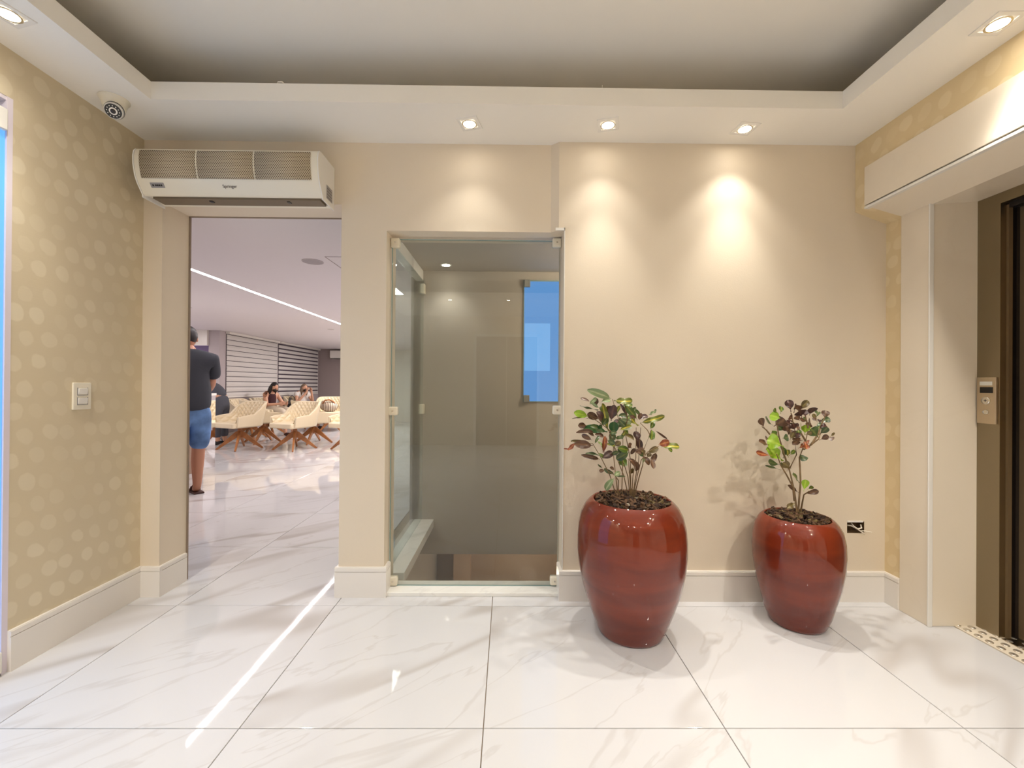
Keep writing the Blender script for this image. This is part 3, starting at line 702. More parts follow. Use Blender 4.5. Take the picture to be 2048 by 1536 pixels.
def pot(name, label, cx, cy, prof, rim_r, rim_z, chips, seed, grp):
    r = random.Random(seed)
    t = thing(name, label, 'potted plant', (cx, cy, 0), r.uniform(0, 6)*0, grp)
    obj('pot', MB().lathe(prof, 72), M['pot'], t, smooth=True)
    n = MB()
    for k in range(chips):
        rr = rim_r*math.sqrt(r.random())*.97; a = r.uniform(0, 2*PI); z = rim_z - .004 + .018*(1-(rr/rim_r)**2) + r.uniform(-.006, .010)
        m = Matrix.Translation((rr*math.cos(a), rr*math.sin(a), z)) @ Euler((r.uniform(-.7, .7), r.uniform(-.7, .7), r.uniform(0, 6.3))).to_matrix().to_4x4()
        l, w_, h_ = r.uniform(.009, .024), r.uniform(.004, .010), r.uniform(.002, .005)
        vs = [m @ Vector((sx*l*r.uniform(.6, 1), sy*w_*r.uniform(.6, 1), sz*h_)) for sx in (-1, 1) for sy in (-1, 1) for sz in (-1, 1)]
        n.add(vs, [(0,1,3,2),(4,6,7,5),(0,4,5,1),(2,3,7,6),(0,2,6,4),(1,5,7,3)])
    o = obj('bark_mulch', n, M['bark'], t); o['kind'] = 'stuff'
    o.data.materials.append(M['bark2']); o.data.materials.append(LM['O'])
    for i, p in enumerate(o.data.polygons): p.material_index = (0, 0, 1, 0, 1, 1, 0, 2)[(i//6) % 8]
    obj('soil', MB().lathe([(.001, rim_z-.006), (rim_r*.6, rim_z-.010), (rim_r*.985, rim_z-.02), (rim_r*.97, rim_z-.05)], 40, cap=False), M['bark2'], t, smooth=True)
    return t
prof1 = [(.003, .004), (.128, .004), (.142, 0), (.150, .004), (.156, .016), (.171, .055), (.195, .12), (.224, .21), (.243, .30), (.2505, .38), (.2500, .445), (.244, .505), (.231, .555), (.212, .590), (.194, .609), (.182, .6165), (.175, .615), (.171, .605), (.168, .57), (.16, .55), (.003, .55)]
prof2 = [(.003, .004), (.100, .004), (.112, 0), (.120, .004), (.127, .016), (.143, .06), (.160, .13), (.180, .21), (.192, .29), (.196, .36), (.193, .42), (.183, .466), (.165, .500), (.150, .515), (.142, .519), (.137, .517), (.134, .508), (.131, .47), (.003, .46)]
P1 = (.587, 2.005); P2 = (1.428, 2.078)
c1 = pot('potted_croton', 'larger glossy red urn with a bushy croton, beside the glass panel', *P1, prof1, .168, .610, 520, 3, 'potted crotons')
c2 = pot('potted_croton', 'smaller glossy red urn with a thin croton, beside the socket hole', *P2, prof2, .131, .512, 380, 5, 'potted crotons')

def stems(root, zx, zy, yc, lst, r0, rng, k=.1823):
    for pts in lst:
        q = []
        n = len(pts)
        dy = rng.uniform(-.09, .09)
        for i, (x, y) in enumerate(pts):
            q.append(at(zx + x*k, zy + y*k, y=yc + dy*i/(n-1)) - root.location)
        if q[0].z < .70: q.insert(0, Vector((q[0].x*.6, 0, q[0].z-.07))); n += 1
        obj('stem', MB().tube(q, [r0*(1-.55*i/(n-1)) for i in range(n)], 6), M['stem'], root, smooth=True)
r = random.Random(11)
stems(c1, 1120, 760, P1[1], [
 [(600,1215),(545,1040),(460,870),(360,700),(300,690)], [(630,1215),(605,1000),(585,800),(590,590)], [(678,1215),(685,1000),(690,800),(690,590)],
 [(765,1230),(745,1060),(705,930),(600,740),(550,600)], [(790,1230),(800,1060),(832,850),(835,520)], [(805,1230),(830,1060),(862,900),(885,520)],
 [(825,1230),(870,1060),(908,930),(920,760),(985,600),(1000,545)], [(775,1230),(775,1060),(770,860),(720,600),(640,420),(575,210)],
 [(740,1230),(700,1050),(640,900),(560,620),(480,420),(430,300)], [(810,1230),(850,1040),(890,880),(960,790),(1090,720)], [(640,1215),(640,1100),(600,1045),(490,975)],
 [(590,590),(480,500),(330,400)], [(690,590),(740,440),(700,240)], [(985,600),(960,550),(880,470)], [(780,1230),(760,1000),(750,870)]], 0.0030, r)
L1 = """560 205 325 110 80 L|590 225 790 240 80 Y|700 250 790 290 60 G|330 240 225 195 40 M|400 290 395 195 45 M|420 330 215 290 15 D|310 400 160 355 75 B|430 430 300 370 75 M|310 420 140 415 12 O|530 560 460 250 70 Y|560 450 590 270 85 N|600 410 650 285 45 Y|745 420 665 260 35 N|850 440 715 265 75 G|850 430 965 385 60 N|975 380 1065 335 40 L|880 470 1140 405 60 Y|990 540 1030 450 50 G|1005 540 1010 650 70 G|1040 550 1180 650 20 M|860 500 750 400 60 Y|800 470 670 440 60 L|520 570 265 520 90 E|590 590 590 460 95 E|290 500 205 500 60 M|380 580 200 560 45 M|330 700 130 670 45 O|360 720 170 700 85 M|180 680 90 770 40 R|110 760 40 752 16 R|380 700 430 610 30 D|470 800 500 620 50 R|440 870 250 825 45 M|440 830 280 800 35 D|460 860 580 790 75 N|500 700 610 720 32 Y|620 740 750 770 70 G|760 790 620 870 80 D|690 830 690 950 95 G|600 1030 480 980 42 D|470 970 410 925 15 D|490 990 430 1000 38 M|600 1070 490 1210 68 L|620 1060 710 1055 15 D|590 1050 655 1015 50 L|540 960 595 975 40 M|690 600 830 650 50 O|850 670 835 560 80 N|895 780 850 650 75 N|740 860 840 940 60 M|830 880 850 1000 55 M|795 960 775 1030 55 O|900 860 920 920 60 L|960 800 1080 740 60 O|1080 710 1195 680 75 R|1110 740 1315 720 75 Y|1180 750 1235 780 40 G|1060 790 1010 900 55 M|1000 860 1030 970 55 M|900 840 985 920 65 M|650 550 790 500 60 Y|655 490 640 420 75 M|500 490 435 370 90 M|470 440 420 350 75 N|320 270 400 200 40 L|450 240 560 210 60 L|430 310 350 250 30 L|540 660 600 600 75 D|600 720 660 680 60 O|640 800 700 740 70 D|520 660 600 700 60 D|560 380 520 280 80 N|480 360 450 290 60 D|640 540 620 430 80 N|680 520 650 460 60 D|940 830 900 770 50 O|960 850 990 800 55 O|820 780 900 800 45 M|460 500 520 420 70 D|380 620 300 560 40 M|350 660 240 600 50 M|420 540 350 500 60 D|720 560 680 620 40 Y"""
L2 = """270 420 215 305 62 M|365 390 262 308 62 D|440 310 330 275 95 B|410 260 365 205 40 G|445 260 455 180 50 G|370 400 490 320 115 M|560 240 530 110 75 N|590 250 608 155 50 M|640 230 748 118 60 O|690 230 620 190 60 M|760 280 805 185 95 N|850 350 795 265 52 O|925 320 945 225 68 M|860 350 990 318 62 D|860 415 955 388 60 N|790 390 740 335 75 M|870 490 962 412 62 D|860 520 780 425 115 D|710 490 722 385 95 B|690 445 650 365 50 B|650 500 640 440 50 G|870 550 970 500 58 M|955 520 1032 542 48 M|985 515 1038 468 25 O|465 530 530 520 68 D|335 545 265 525 42 M|320 605 215 560 62 M|480 620 305 545 150 B|472 780 315 640 115 B|355 720 168 690 52 R|472 750 492 655 55 D|530 740 520 660 50 Y|540 720 602 660 45 G|450 820 300 790 62 D|445 875 280 830 22 D|560 860 475 800 75 O|470 850 440 800 42 D|645 550 590 590 55 M|650 700 722 775 68 D|652 1020 585 925 78 G|700 1112 722 985 62 B|740 1090 808 1055 32 G|700 1140 862 1108 50 M|655 1135 530 1045 36 M|612 1230 530 1292 52 O|760 590 715 560 70 R|545 470 500 385 95 M|600 440 590 375 95 N|680 300 650 225 105 N|720 300 700 215 95 N|585 320 540 290 70 M|430 520 365 470 72 G|490 450 415 400 62 D|610 525 600 455 85 M|700 560 740 640 60 R|720 420 770 370 60 M|660 340 610 290 80 M|560 400 520 350 70 N|900 390 850 370 60 D|640 640 700 600 40 R|430 600 500 690 60 G|520 500 560 430 70 M"""
def leaves(root, data, zx, zy, yc, r, spread, spoon, extra, box_, k=.1823):
    for s in data.split('|'):
        f = s.split(); x0, y0, x1, y1, wd = map(float, f[:5])
        dy = r.uniform(-spread, spread); dd = r.uniform(-.035, .02)
        a = at(zx + x0*k, zy + y0*k, y=yc+dy); b = at(zx + x1*k, zy + y1*k, y=yc+dy+dd)
        add_leaf(root, a, b, wd*k*(yc+dy)/F*(1.3 if spoon else 1.22), f[5], r, spoon)
    for i in range(extra):
        x = r.uniform(box_[0], box_[2]); y = r.uniform(box_[1], box_[3])
        a0 = r.uniform(0, 6.28); ln = r.uniform(60, 120)
        dy = spread*r.uniform(.5, 1.3)*r.choice((1, 1, -1))
        a = at(zx + x*k, zy + y*k, y=yc+dy); b = at(zx + (x+ln*math.cos(a0))*k, zy + (y-ln*abs(math.sin(a0))*.8)*k, y=yc+dy+r.uniform(-.03, .04))
        add_leaf(root, a, b, r.uniform(40, 70)*k*yc/F, r.choice('DMNOMDG'), r, spoon)
leaves(c1, L1, 1120, 760, P1[1], random.Random(4), .085, False, 30, (420, 300, 900, 860))
stems(c2, 1480, 780, P2[1], [
 [(640,1320),(652,1160),(665,1000),(652,740),(690,640),(720,560),(750,420)], [(622,1320),(595,1100),(540,870),(620,710),(600,560)], [(580,1060),(510,930),(450,830),(400,700)],
 [(672,1300),(700,1150),(760,1110)], [(700,650),(780,600),(860,540),(900,430)], [(720,560),(650,440),(580,350),(560,250)], [(750,420),(720,300),(700,220)], [(540,870),(480,700),(430,520),(400,350)],
 [(330,490),(290,440),(240,400)], [(600,560),(540,450),(470,400)], [(780,600),(860,480),(900,360),(930,300)]], .0050, random.Random(2))
leaves(c2, L2, 1480, 780, P2[1], random.Random(9), .07, True, 14, (420, 230, 880, 560))

# ================================================================== waiting room beyond the doorway
struct(obj('ceiling_hall', MB().box(HX0, DB, ZH, -.80, HY1, ZH+.1), M['ceil_hall']))
struct(obj('wall_hall_window', MB().box(BX-.1, 8.70, 0, BX, HY1, ZH), M['hallwall']))
struct(obj('wall_hall_far', MB().box(BX-.1, HY1, 0, -3.9, HY1+.1, ZH), M['hallgrey']))
struct(obj('wall_hall_far_right', MB().box(-3.9, HY1, 0, -.80, HY1+.1, ZH), M['white']))
struct(obj('wall_hall_pier', MB().box(-6.02, 8.60, 0, BX-.0, 8.70, ZH), M['hallwall']))
struct(obj('wall_hall_left', MB().box(HX0-.1, DB, 0, HX0, 9.3, ZH).box(HX0, DB-.1, 0, XL-.15, DB, ZH), M['hallwall']))
struct(obj('wall_hall_reception', MB().box(HX0, 9.2, 0, -6.02, 9.3, ZH), pbr('lilac_lit_wall', (176, 160, 196), .6)))  # purple tint of the blue LED light put into the wall colour
struct(obj('wall_hall_right', MB().box(-.80, SY, 0, -.72, HY1, ZH), M['hallwall']))
struct(obj('trim_6', MB().box(HX0, 8.55, 1.90, -6.02, 8.66, ZH), M['white']))       # white bulkhead over the reception
struct(obj('baseboard_hall', MB().box(BX, 8.72, 0, BX+.014, HY1, .12).box(BX+.014, HY1-.014, 0, -.9, HY1, .12), M['base']))
# LED strip
ls = thing('light_strip', 'long white recessed light strip running along the waiting room ceiling', 'light', (-2.96, 6.1, ZH))
obj('diffuser', MB().box(-.020, -2.14, -.004, .020, 2.35, -.001), M['led'], ls)
obj('channel', MB().box(-.030, -2.15, -.003, -.024, 2.36, 0).box(.024, -2.15, -.003, .030, 2.36, 0), M['white'], ls)
spk = thing('ceiling_speaker', 'round grey flush speaker in the waiting room ceiling', 'speaker', (-1.70, 3.70, ZH))
obj('rim', MB().lathe([(.088, 0), (.088, -.004), (.080, -.006), (.079, -.002)], 32, cap=False), M['hallwall'], spk, smooth=True)
obj('grille', MB().lathe([(.080, -.001), (.080, -.005), (.001, -.006)], 32), pbr('speaker_grille', (172, 164, 166), .7), spk, smooth=True)
hp = obj('access_panel', MB().box(-1.534, 3.55, ZH-.003, -1.530, 3.95, ZH+.001).box(-1.53, 3.55, ZH-.003, -1.2, 3.554, ZH+.001), M['hallgrey']); hp['kind'] = 'structure'; hp.name = 'trim_7'
for x, y, l in ((-3.445, 8.283, 'small unlit recessed ceiling light near the end of the light strip'), (-4.5, 5.994, 'small unlit recessed ceiling light above the reception counter')):
    t = thing('ceiling_downlight', l, 'spotlight', (x, y, ZH), 0, 'recessed ceiling spotlights')
    obj('trim_frame', MB().lathe([(.06, 0), (.06, -.003), (.045, -.003), (.044, .0)], 20, cap=False), M['white'], t, smooth=True)
    obj('lens', MB().lathe([(.044, 0), (.044, -.002), (.001, -.002)], 20), M['hallwall'], t, smooth=True)
# added fill lights for the waiting room, no fixtures, kept outside the view
for x, y, e in ((-1.47, 4.75, .55), (-2.2, 7.0, 1.0), (-3.25, 10.3, 1.7), (-1.7, 10.0, .6), (-5.2, 4.2, .8), (-6.9, 6.9, 1.1)):
    L = bpy.data.lights.new('hall_fill', 'AREA'); L.size = .48; L.energy = HALL_W*1.1*e; L.color = (1, .93, .90)
    lo = bpy.data.objects.new('hall_fill', L); C.objects.link(lo); lo.location = (x, y, ZH-.01); lo.visible_camera = True
L = bpy.data.lights.new('reception_blue', 'SPOT'); L.energy = 30; L.color = (.25, .2, 1.0); L.spot_size = 1.6; L.spot_blend = 1; L.shadow_soft_size = .05
lo = bpy.data.objects.new('reception_blue', L); C.objects.link(lo); lo.location = (-6.35, 9.0, 1.86); lo.rotation_euler = (math.radians(15), 0, 0)

# blinds: two double-layer roller blinds, every band a slat of its own
def blind(label, y0, y1, gapf, n=12, z0=.86, z1=2.19):
    t = thing('roller_blind', label, 'blind', (BX, (y0+y1)/2, z0), 0, 'window blinds')
    rel(obj('backing', MB().box(BX+.006, y0+.01, z0, BX+.010, y1-.01, z1), M['sheer'], t), t)
    rel(obj('cassette', MB().box(BX, y0, z1-.03, BX+.09, y1, z1+.02), M['white'], t, bevel=.006), t)
    rel(obj('bottom_bar', MB().box(BX+.01, y0+.01, z0-.012, BX+.03, y1-.01, z0+.010), M['white'], t, bevel=.004), t)
    hh = (z1-z0-.03)/n
    sl = MB().prism([(0, 0), (.006, .002), (.014, hh*(1-gapf)*.5), (.006, hh*(1-gapf)-.002), (0, hh*(1-gapf))], -(y1-y0)/2+.012, (y1-y0)/2-.012, 'y').mesh('slat', M['fabric'])
    for i in range(n):
        o = link('slat', sl, t, (.012, 0, hh*i))
    return t
blind('wide white banded blind with thin dark gaps, left window', 8.78, 10.72, .10)
blind('white banded blind with wide dark gaps, right window', 10.76, 13.0, .32)

# air conditioner on the far wall
acu = thing('air_conditioner', 'white split air conditioner high on the far grey wall', 'air conditioner', (-4.95, HY1, 1.9))
obj('body', MB().prism([(0, 0), (-.17, .02), (-.20, .07), (-.20, .22), (-.18, .26), (0, .26)], -.42, .42, 'x'), M['white'], acu, bevel=.01)
obj('outlet_flap', MB().box(-.40, -.19, .004, .40, -.04, .016), M['dark'], acu, bevel=.003)

# reception counter
rc = thing('reception_counter', 'taupe reception counter with mirrored end strip, behind the standing man', 'counter', (-4.5, 5.2, 0))
rel(obj('body', MB().box(-5.0, 4.3, 0, -4.01, 5.84, .98), M['counter'], rc), rc)
rel(obj('side_panel', MB().box(-4.012, 4.3, 0, -3.995, 5.62, .98), M['counter'], rc, bevel=.002), rc)
rel(obj('mirror_strip', MB().box(-4.012, 5.625, 0, -3.992, 5.85, 1.0), M['mirror'], rc, bevel=.002), rc)
rel(obj('worktop', MB().box(-5.03, 4.27, .98, -3.985, 5.86, 1.01), M['white'], rc, bevel=.004), rc)

# ------------------------------------------------------------------ swivel tub chairs
def make_chair():
    t = thing('tub_chair', 'x', 'chair')
    # plan outline: straight arms and a round back, facing -y
    path = []
    for i in range(5): path.append((-.285+.0*i, -.24 + .09*i))
    for i in range(1, 20):
        a = PI - PI*i/20; path.append((.285*math.cos(a), .12 + .20*math.sin(a)))
    for i in range(5): path.append((.285, .12 - .09*i))
    n = len(path)
    def top(i):
        x, y = path[i]; s = max(0, min(1, (y+.0)/.27)); s = s*s*(3-2*s)
        return .605 + .225*s - .03*max(0, -(y+.10)/.14)
    def shell(off, z0, z1f, rows, lean=.05):
        vs = []; cx, cy = 0, .02
        for j in range(rows+1):
            for i in range(n):
                x, y = path[i]; tt = j/rows; zz = z0 + (z1f(i)-z0)*tt
                px, py = path[max(0, i-1)]; qx, qy = path[min(n-1, i+1)]
                tx, ty = qx-px, qy-py; l = math.hypot(tx, ty); nx, ny = -ty/l, tx/l      # outward normal
                k = off + (zz-.42)*.16 - .02
                vs.append((x + nx*k, y + ny*k, zz))
        return vs
    rows = 8
    o_ = shell(.030, .40, top, rows); i_ = shell(-.012, .40, lambda i: top(i)-.004, rows)
    vs = o_ + i_; m = len(o_); fs = []
    for j in range(rows):
        for i in range(n-1):
            a = j*n+i; fs.append((a, a+1, a+n+1, a+n)); fs.append((m+a, m+a+n, m+a+n+1, m+a+1))
    for i in range(n-1): fs.append((rows*n+i, rows*n+i+1, m+rows*n+i+1, m+rows*n+i)); fs.append((i, m+i, m+i+1, i+1))
    for j in range(rows):
        a = j*n; fs.append((a, a+n, m+a+n, m+a)); a = j*n+n-1; fs.append((a, m+a, m+a+n, a+n))
    sh = obj('shell', MB().add(vs, fs), M['cream'], t, bevel=.010, seg=2)
    # quilted lining with real diamond relief
    q = MB(); R = 26; NN = (n-1)*4
    vs = []
    for j in range(R+1):
        for i in range(NN+1):
            f = i/4; i0 = min(n-2, int(f)); fr = f-i0
            x = path[i0][0]*(1-fr)+path[i0+1][0]*fr; y = path[i0][1]*(1-fr)+path[i0+1][1]*fr
            tp_ = top(i0)*(1-fr)+top(i0+1)*fr; zz = .455 + (tp_-.02-.455)*j/R
            px, py = path[i0]; qx, qy = path[i0+1]; tx, ty = qx-px, qy-py; l = math.hypot(tx, ty); nx, ny = -ty/l, tx/l
            s = f*.05; u = s/.085; v = (zz-.455)/.085
            d1 = abs(((u+v*.8) % 1)-.5)*2; d2 = abs(((u-v*.8) % 1)-.5)*2
            puff = (1-max(d1, d2)**2)*.020
            k = -.012 - .004 - puff + (zz-.42)*.16 - .02
            vs.append((x+nx*k, y+ny*k, zz))
    fs = [(j*(NN+1)+i, j*(NN+1)+i+1, (j+1)*(NN+1)+i+1, (j+1)*(NN+1)+i) for j in range(R) for i in range(NN)]
    obj('quilted_lining', q.add(vs, fs), M['cream'], t, smooth=True)
    # cushion
    cu = [(-.25, -.30), (.25, -.30), (.27, -.26), (.265, .10), (.20, .24), (.08, .29), (-.08, .29), (-.20, .24), (-.265, .10), (-.27, -.26)]
    obj('seat_cushion', MB().prism(cu, .385, .475, 'z'), M['cream'], t, bevel=.022, seg=3)
    obj('swivel_column', MB().lathe([(.035, .20), (.035, .37), (.10, .375), (.10, .39)], 16).lathe([(.042, .20), (.042, .245), (.02, .18)], 4), M['wood'], t)
    for k in range(4):
        a = PI/4*1.0 + k*PI/2
        ca, sa = math.cos(a), math.sin(a)
        def pt(rr, z, ww): return [(rr*ca - ww*sa, rr*sa + ww*ca, z), (rr*ca + ww*sa, rr*sa - ww*ca, z)]
        vs = pt(.015, .30, .016) + pt(.015, .185, .016) + pt(.335, .022, .012) + pt(.315, 0, .012)
        vs = pt(.012, .325, .017) + pt(.065, .300, .017) + pt(.355, .012, .012) + pt(.345, 0, .012) + pt(.322, 0, .012) + pt(.012, .222, .015)
        m2 = MB().add(vs, [(0,2,4,6,8,10), (11,9,7,5,3,1), (0,1,3,2), (2,3,5,4), (4,5,7,6), (6,7,9,8), (8,9,11,10), (10,11,1,0)])
        obj('leg', m2, M['wood'], t, bevel=.003)
    return t
ch0 = make_chair(); first = True
def chair(x, y, rz, label, s=1.0):
    global first
    t = ch0 if first else copy_tree(ch0)
    first = False
    t.location = (x, y, 0); t.rotation_euler = (0, 0, rz); t['label'] = label; t['group'] = 'cream tub chairs in the waiting room'
    t.scale = (s, s, 1)
    return t
R = math.radians
chair(-4.69, 7.50, R(-24), 'cream quilted tub chair nearest the counter, front left, open side to the left', 1.02)
chair(-4.76, 8.33, R(140), 'cream tub chair right behind front left one, its smooth back showing', 1.02)
chair(-3.73, 7.50, R(-24), 'cream quilted tub chair in front middle, open side to the left', 1.02)
chair(-3.78, 8.33, R(140), 'cream tub chair right behind front middle one, its smooth back showing', 1.02)
chair(-2.78, 7.62, R(-24), 'cream tub chair partly hidden by the right doorway edge')
chair(-5.38, 8.92, R(90), 'empty cream tub chair against the blinds, left of the woman reading')
chair(-5.36, 9.62, R(90), 'cream tub chair under the black-haired woman')
chair(-5.36, 11.05, R(90), 'cream tub chair under the woman holding up a phone')
chair(-4.35, 10.5, R(20), 'cream tub chair with a striped bag on it, far right')

# ------------------------------------------------------------------ people
def skinned(name, J, E, m, parent, sub=2):
    """J: name -> (xyz, radius or (rx, ry)); E: edges; first joint is the root"""
    names = list(J); me = bpy.data.meshes.new(name)
    me.from_pydata([J[k][0] for k in names], [(names.index(a), names.index(b)) for a, b in E], [])
    o = bpy.data.objects.new(name, me); C.objects.link(o)
    md = o.modifiers.new('s', 'SKIN'); md.use_smooth_shade = True
    sv = me.skin_vertices[0].data
    for i, k in enumerate(names):
        r = J[k][1]; sv[i].radius = r if isinstance(r, tuple) else (r, r)
        sv[i].use_root = (i == 0)
    ss = o.modifiers.new('u', 'SUBSURF'); ss.levels = ss.render_levels = sub
    dg = bpy.context.evaluated_depsgraph_get(); dg.update()
    nm = bpy.data.meshes.new_from_object(o.evaluated_get(dg)); bpy.data.objects.remove(o)
    nm.materials.clear(); nm.materials.append(m)
    for p in nm.polygons: p.use_smooth = True
    return link(name, nm, parent)
def hand_parts(J, E, wrist, side_dir, tip_dir, palm_n, key, fl=.075):
    """five separate fingers rooted inside the palm"""
    w_ = Vector(wrist); t = Vector(tip_dir).normalized(); s = Vector(side_dir).normalized(); nn = Vector(palm_n).normalized()
    J[key+'palm'] = (tuple(w_ + t*.045), .026); E.append((key, key+'palm'))
    for i, (o, l) in enumerate(((-.030, .85), (-.011, 1.0), (.009, .97), (.028, .78))):
        a = w_ + t*.075 + s*o; b_ = a + t*fl*.5*l + nn*.008; c_ = b_ + t*fl*.42*l + nn*.022
        J[key+'f%da' % i] = (tuple(a), .010); J[key+'f%db' % i] = (tuple(b_), .009); J[key+'f%dc' % i] = (tuple(c_), .0075)
        E += [(key+'palm', key+'f%da' % i), (key+'f%da' % i, key+'f%db' % i), (key+'f%db' % i, key+'f%dc' % i)]
    a = w_ + t*.03 - s*.032; b_ = a + t*.03 - s*.02 + nn*.01; c_ = b_ + t*.028
    J[key+'ta'] = (tuple(a), .011); J[key+'tb'] = (tuple(b_), .010); J[key+'tc'] = (tuple(c_), .008)
    E += [(key+'palm', key+'ta'), (key+'ta', key+'tb'), (key+'tb', key+'tc')]
def head(parent, c, fwd, skin, hairm, long_hair=False, mask=False, hs=1.0):
    """head with nose, ears, eyes, mouth; hair as its own piece"""
    f = Vector(fwd).normalized(); q = f.to_track_quat('-Y', 'Z'); c = Vector(c)
    g = MB().ball((0, 0, 0), (.074*hs, .092*hs, .112*hs), 24, 16)
    vs = []
    for x, y, z in g.v:
        if z < -.02: k = 1 + (z+.02)*3.0; x *= max(.55, k)
        if y < -.06 and z < 0: y *= .96
        vs.append((x, y, z))
    g.v = vs
    g.ball((0, -.093*hs, -.012), (.013, .018, .022), 10, 8)
    for s in (-1, 1): g.ball((s*.074*hs, .006, -.008), (.010, .020, .030), 10, 8)
    h = obj('head', g, skin, parent, smooth=True); h.location = c; h.rotation_euler = q.to_euler()
    e = MB()
    for s in (-1, 1): e.ball((s*.030, -.083*hs, .014), (.011, .007, .006), 10, 6)
    obj('eyes', e, M['dark'], h, smooth=True)
    if mask:
        obj('face_mask', MB().ball((0, -.052*hs, -.045*hs), (.064*hs, .058*hs, .050*hs), 18, 12), M['dark'], h, smooth=True)
    else:
        obj('mouth', MB().ball((0, -.080*hs, -.050*hs), (.022, .010, .006), 10, 6), pbr('lips', (150, 84, 76), .5), h, smooth=True)
    hr = MB().ball((0, .012, .022), (.082*hs, .096*hs, .105*hs), 24, 16)
    hr.v = [(x, max(y, -.050*hs) if z > .05 else (max(y, -.005*hs)), max(z, -.05*hs if y > .02 else .0)) for x, y, z in hr.v]
    if long_hair:
        hr.ball((0, .055, -.07), (.088*hs, .060*hs, .16*hs), 18, 12)
        for s in (-1, 1): hr.ball((s*.072, .012, -.08), (.026, .040, .13), 14, 10)
    obj('hair', hr, hairm, h, smooth=True)
    return h

def standing_man():
    t = thing('person', 'man seen from behind in a charcoal T-shirt and faded denim shorts', 'person', (-3.24, 4.35, 0), R(230))
    J = {'pelvis': ((0, 0, .90), (.15, .12)), 'waist': ((0, -.02, 1.08), (.15, .13)), 'chest': ((0, 0, 1.30), (.15, .11)), 'upper': ((0, .01, 1.385), (.10, .07)),
         'neck': ((0, .0, 1.47), .055), 'nape': ((-.01, -.05, 1.54), .052)}
    E = [('pelvis', 'waist'), ('waist', 'chest'), ('chest', 'upper'), ('upper', 'neck'), ('neck', 'nape')]
    for s, k in ((-1, 'l'), (1, 'r')):
        fy = .07 if s > 0 else -.07
        J.update({k+'hip': ((s*.10, 0, .85), .10), k+'knee': ((s*.095, fy*.5, .48), .062), k+'calf': ((s*.092, fy+.02, .33), .062), k+'ankle': ((s*.09, fy+.02, .09), .040),
                  k+'heel': ((s*.09, fy+.0, .045), .038), k+'ball': ((s*.105, fy-.13, .032), (.042, .026)), k+'toe': ((s*.11, fy-.20, .026), (.034, .018)),
                  k+'sh': ((s*.18, .01, 1.375), .052), k+'elb': ((s*.22, -.10, 1.14), .047), k+'fore': ((s*.21, -.18, 1.07), .042), k+'wr': ((s*.17, -.27, 1.05), .028)})
        E += [('pelvis', k+'hip'), (k+'hip', k+'knee'), (k+'knee', k+'calf'), (k+'calf', k+'ankle'), (k+'ankle', k+'heel'), (k+'heel', k+'ball'), (k+'ball', k+'toe'),
              ('upper', k+'sh'), (k+'sh', k+'elb'), (k+'elb', k+'fore'), (k+'fore', k+'wr')]
        hand_parts(J, E, J[k+'wr'][0], (0, 0, 1), (-s*.5, -1, 0), (0, 0, -1), k+'wr')
    skinned('body', J, E, M['skin'], t)
    head(t, (-.01, -.085, 1.61), (-.25, -1, -.15), M['skin'], M['hair'])
    J = {'z': ((0, 0, .83), (.205, .165)), 'a': ((0, .0, .96), (.21, .17)), 'b': ((0, -.02, 1.10), (.215, .175)), 'c': ((0, 0, 1.27), (.185, .145)), 'd': ((0, .01, 1.40), (.15, .11)), 'e': ((0, -.01, 1.50), (.072, .068))}
    E = [('z', 'a'), ('a', 'b'), ('b', 'c'), ('c', 'd'), ('d', 'e')]
    for s, k in ((-1, 'l'), (1, 'r')):
        J.update({k+'1': ((s*.19, .01, 1.39), .088), k+'2': ((s*.215, -.03, 1.27), .080), k+'3': ((s*.222, -.07, 1.19), .074)})
        E += [('d', k+'1'), (k+'1', k+'2'), (k+'2', k+'3')]
    skinned('shirt', J, E, M['shirt'], t)
    J = {'a': ((0, 0, .86), (.175, .14)), 'w': ((0, 0, .98), (.165, .135))}
    E = [('a', 'w')]
    for s, k in ((-1, 'l'), (1, 'r')):
        fy = .05 if s > 0 else -.05
        J.update({k+'1': ((s*.10, 0, .78), .115), k+'2': ((s*.10, fy*.5, .62), .105), k+'3': ((s*.10, fy*.7, .44), .092)})
        E += [('a', k+'1'), (k+'1', k+'2'), (k+'2', k+'3')]
    skinned('shorts', J, E, M['denim'], t)
    for s in (-1, 1):
        fy = .07 if s > 0 else -.07
        o = obj('sandal', MB().prism([(-.045, .06), (.045, .06), (.05, -.10), (.045, -.21), (0, -.245), (-.04, -.21), (-.048, -.10)], 0, .016, 'z'), M['sole'], t, bevel=.004)
        o.location = (s*.10, fy, 0)
        obj('strap', MB().tube([(-.045, -.09, .014), (-.03, -.10, .055), (0, -.11, .068), (.03, -.10, .055), (.045, -.09, .014)], .009, 8), M['sole'], o, smooth=True)
    return t
standing_man()

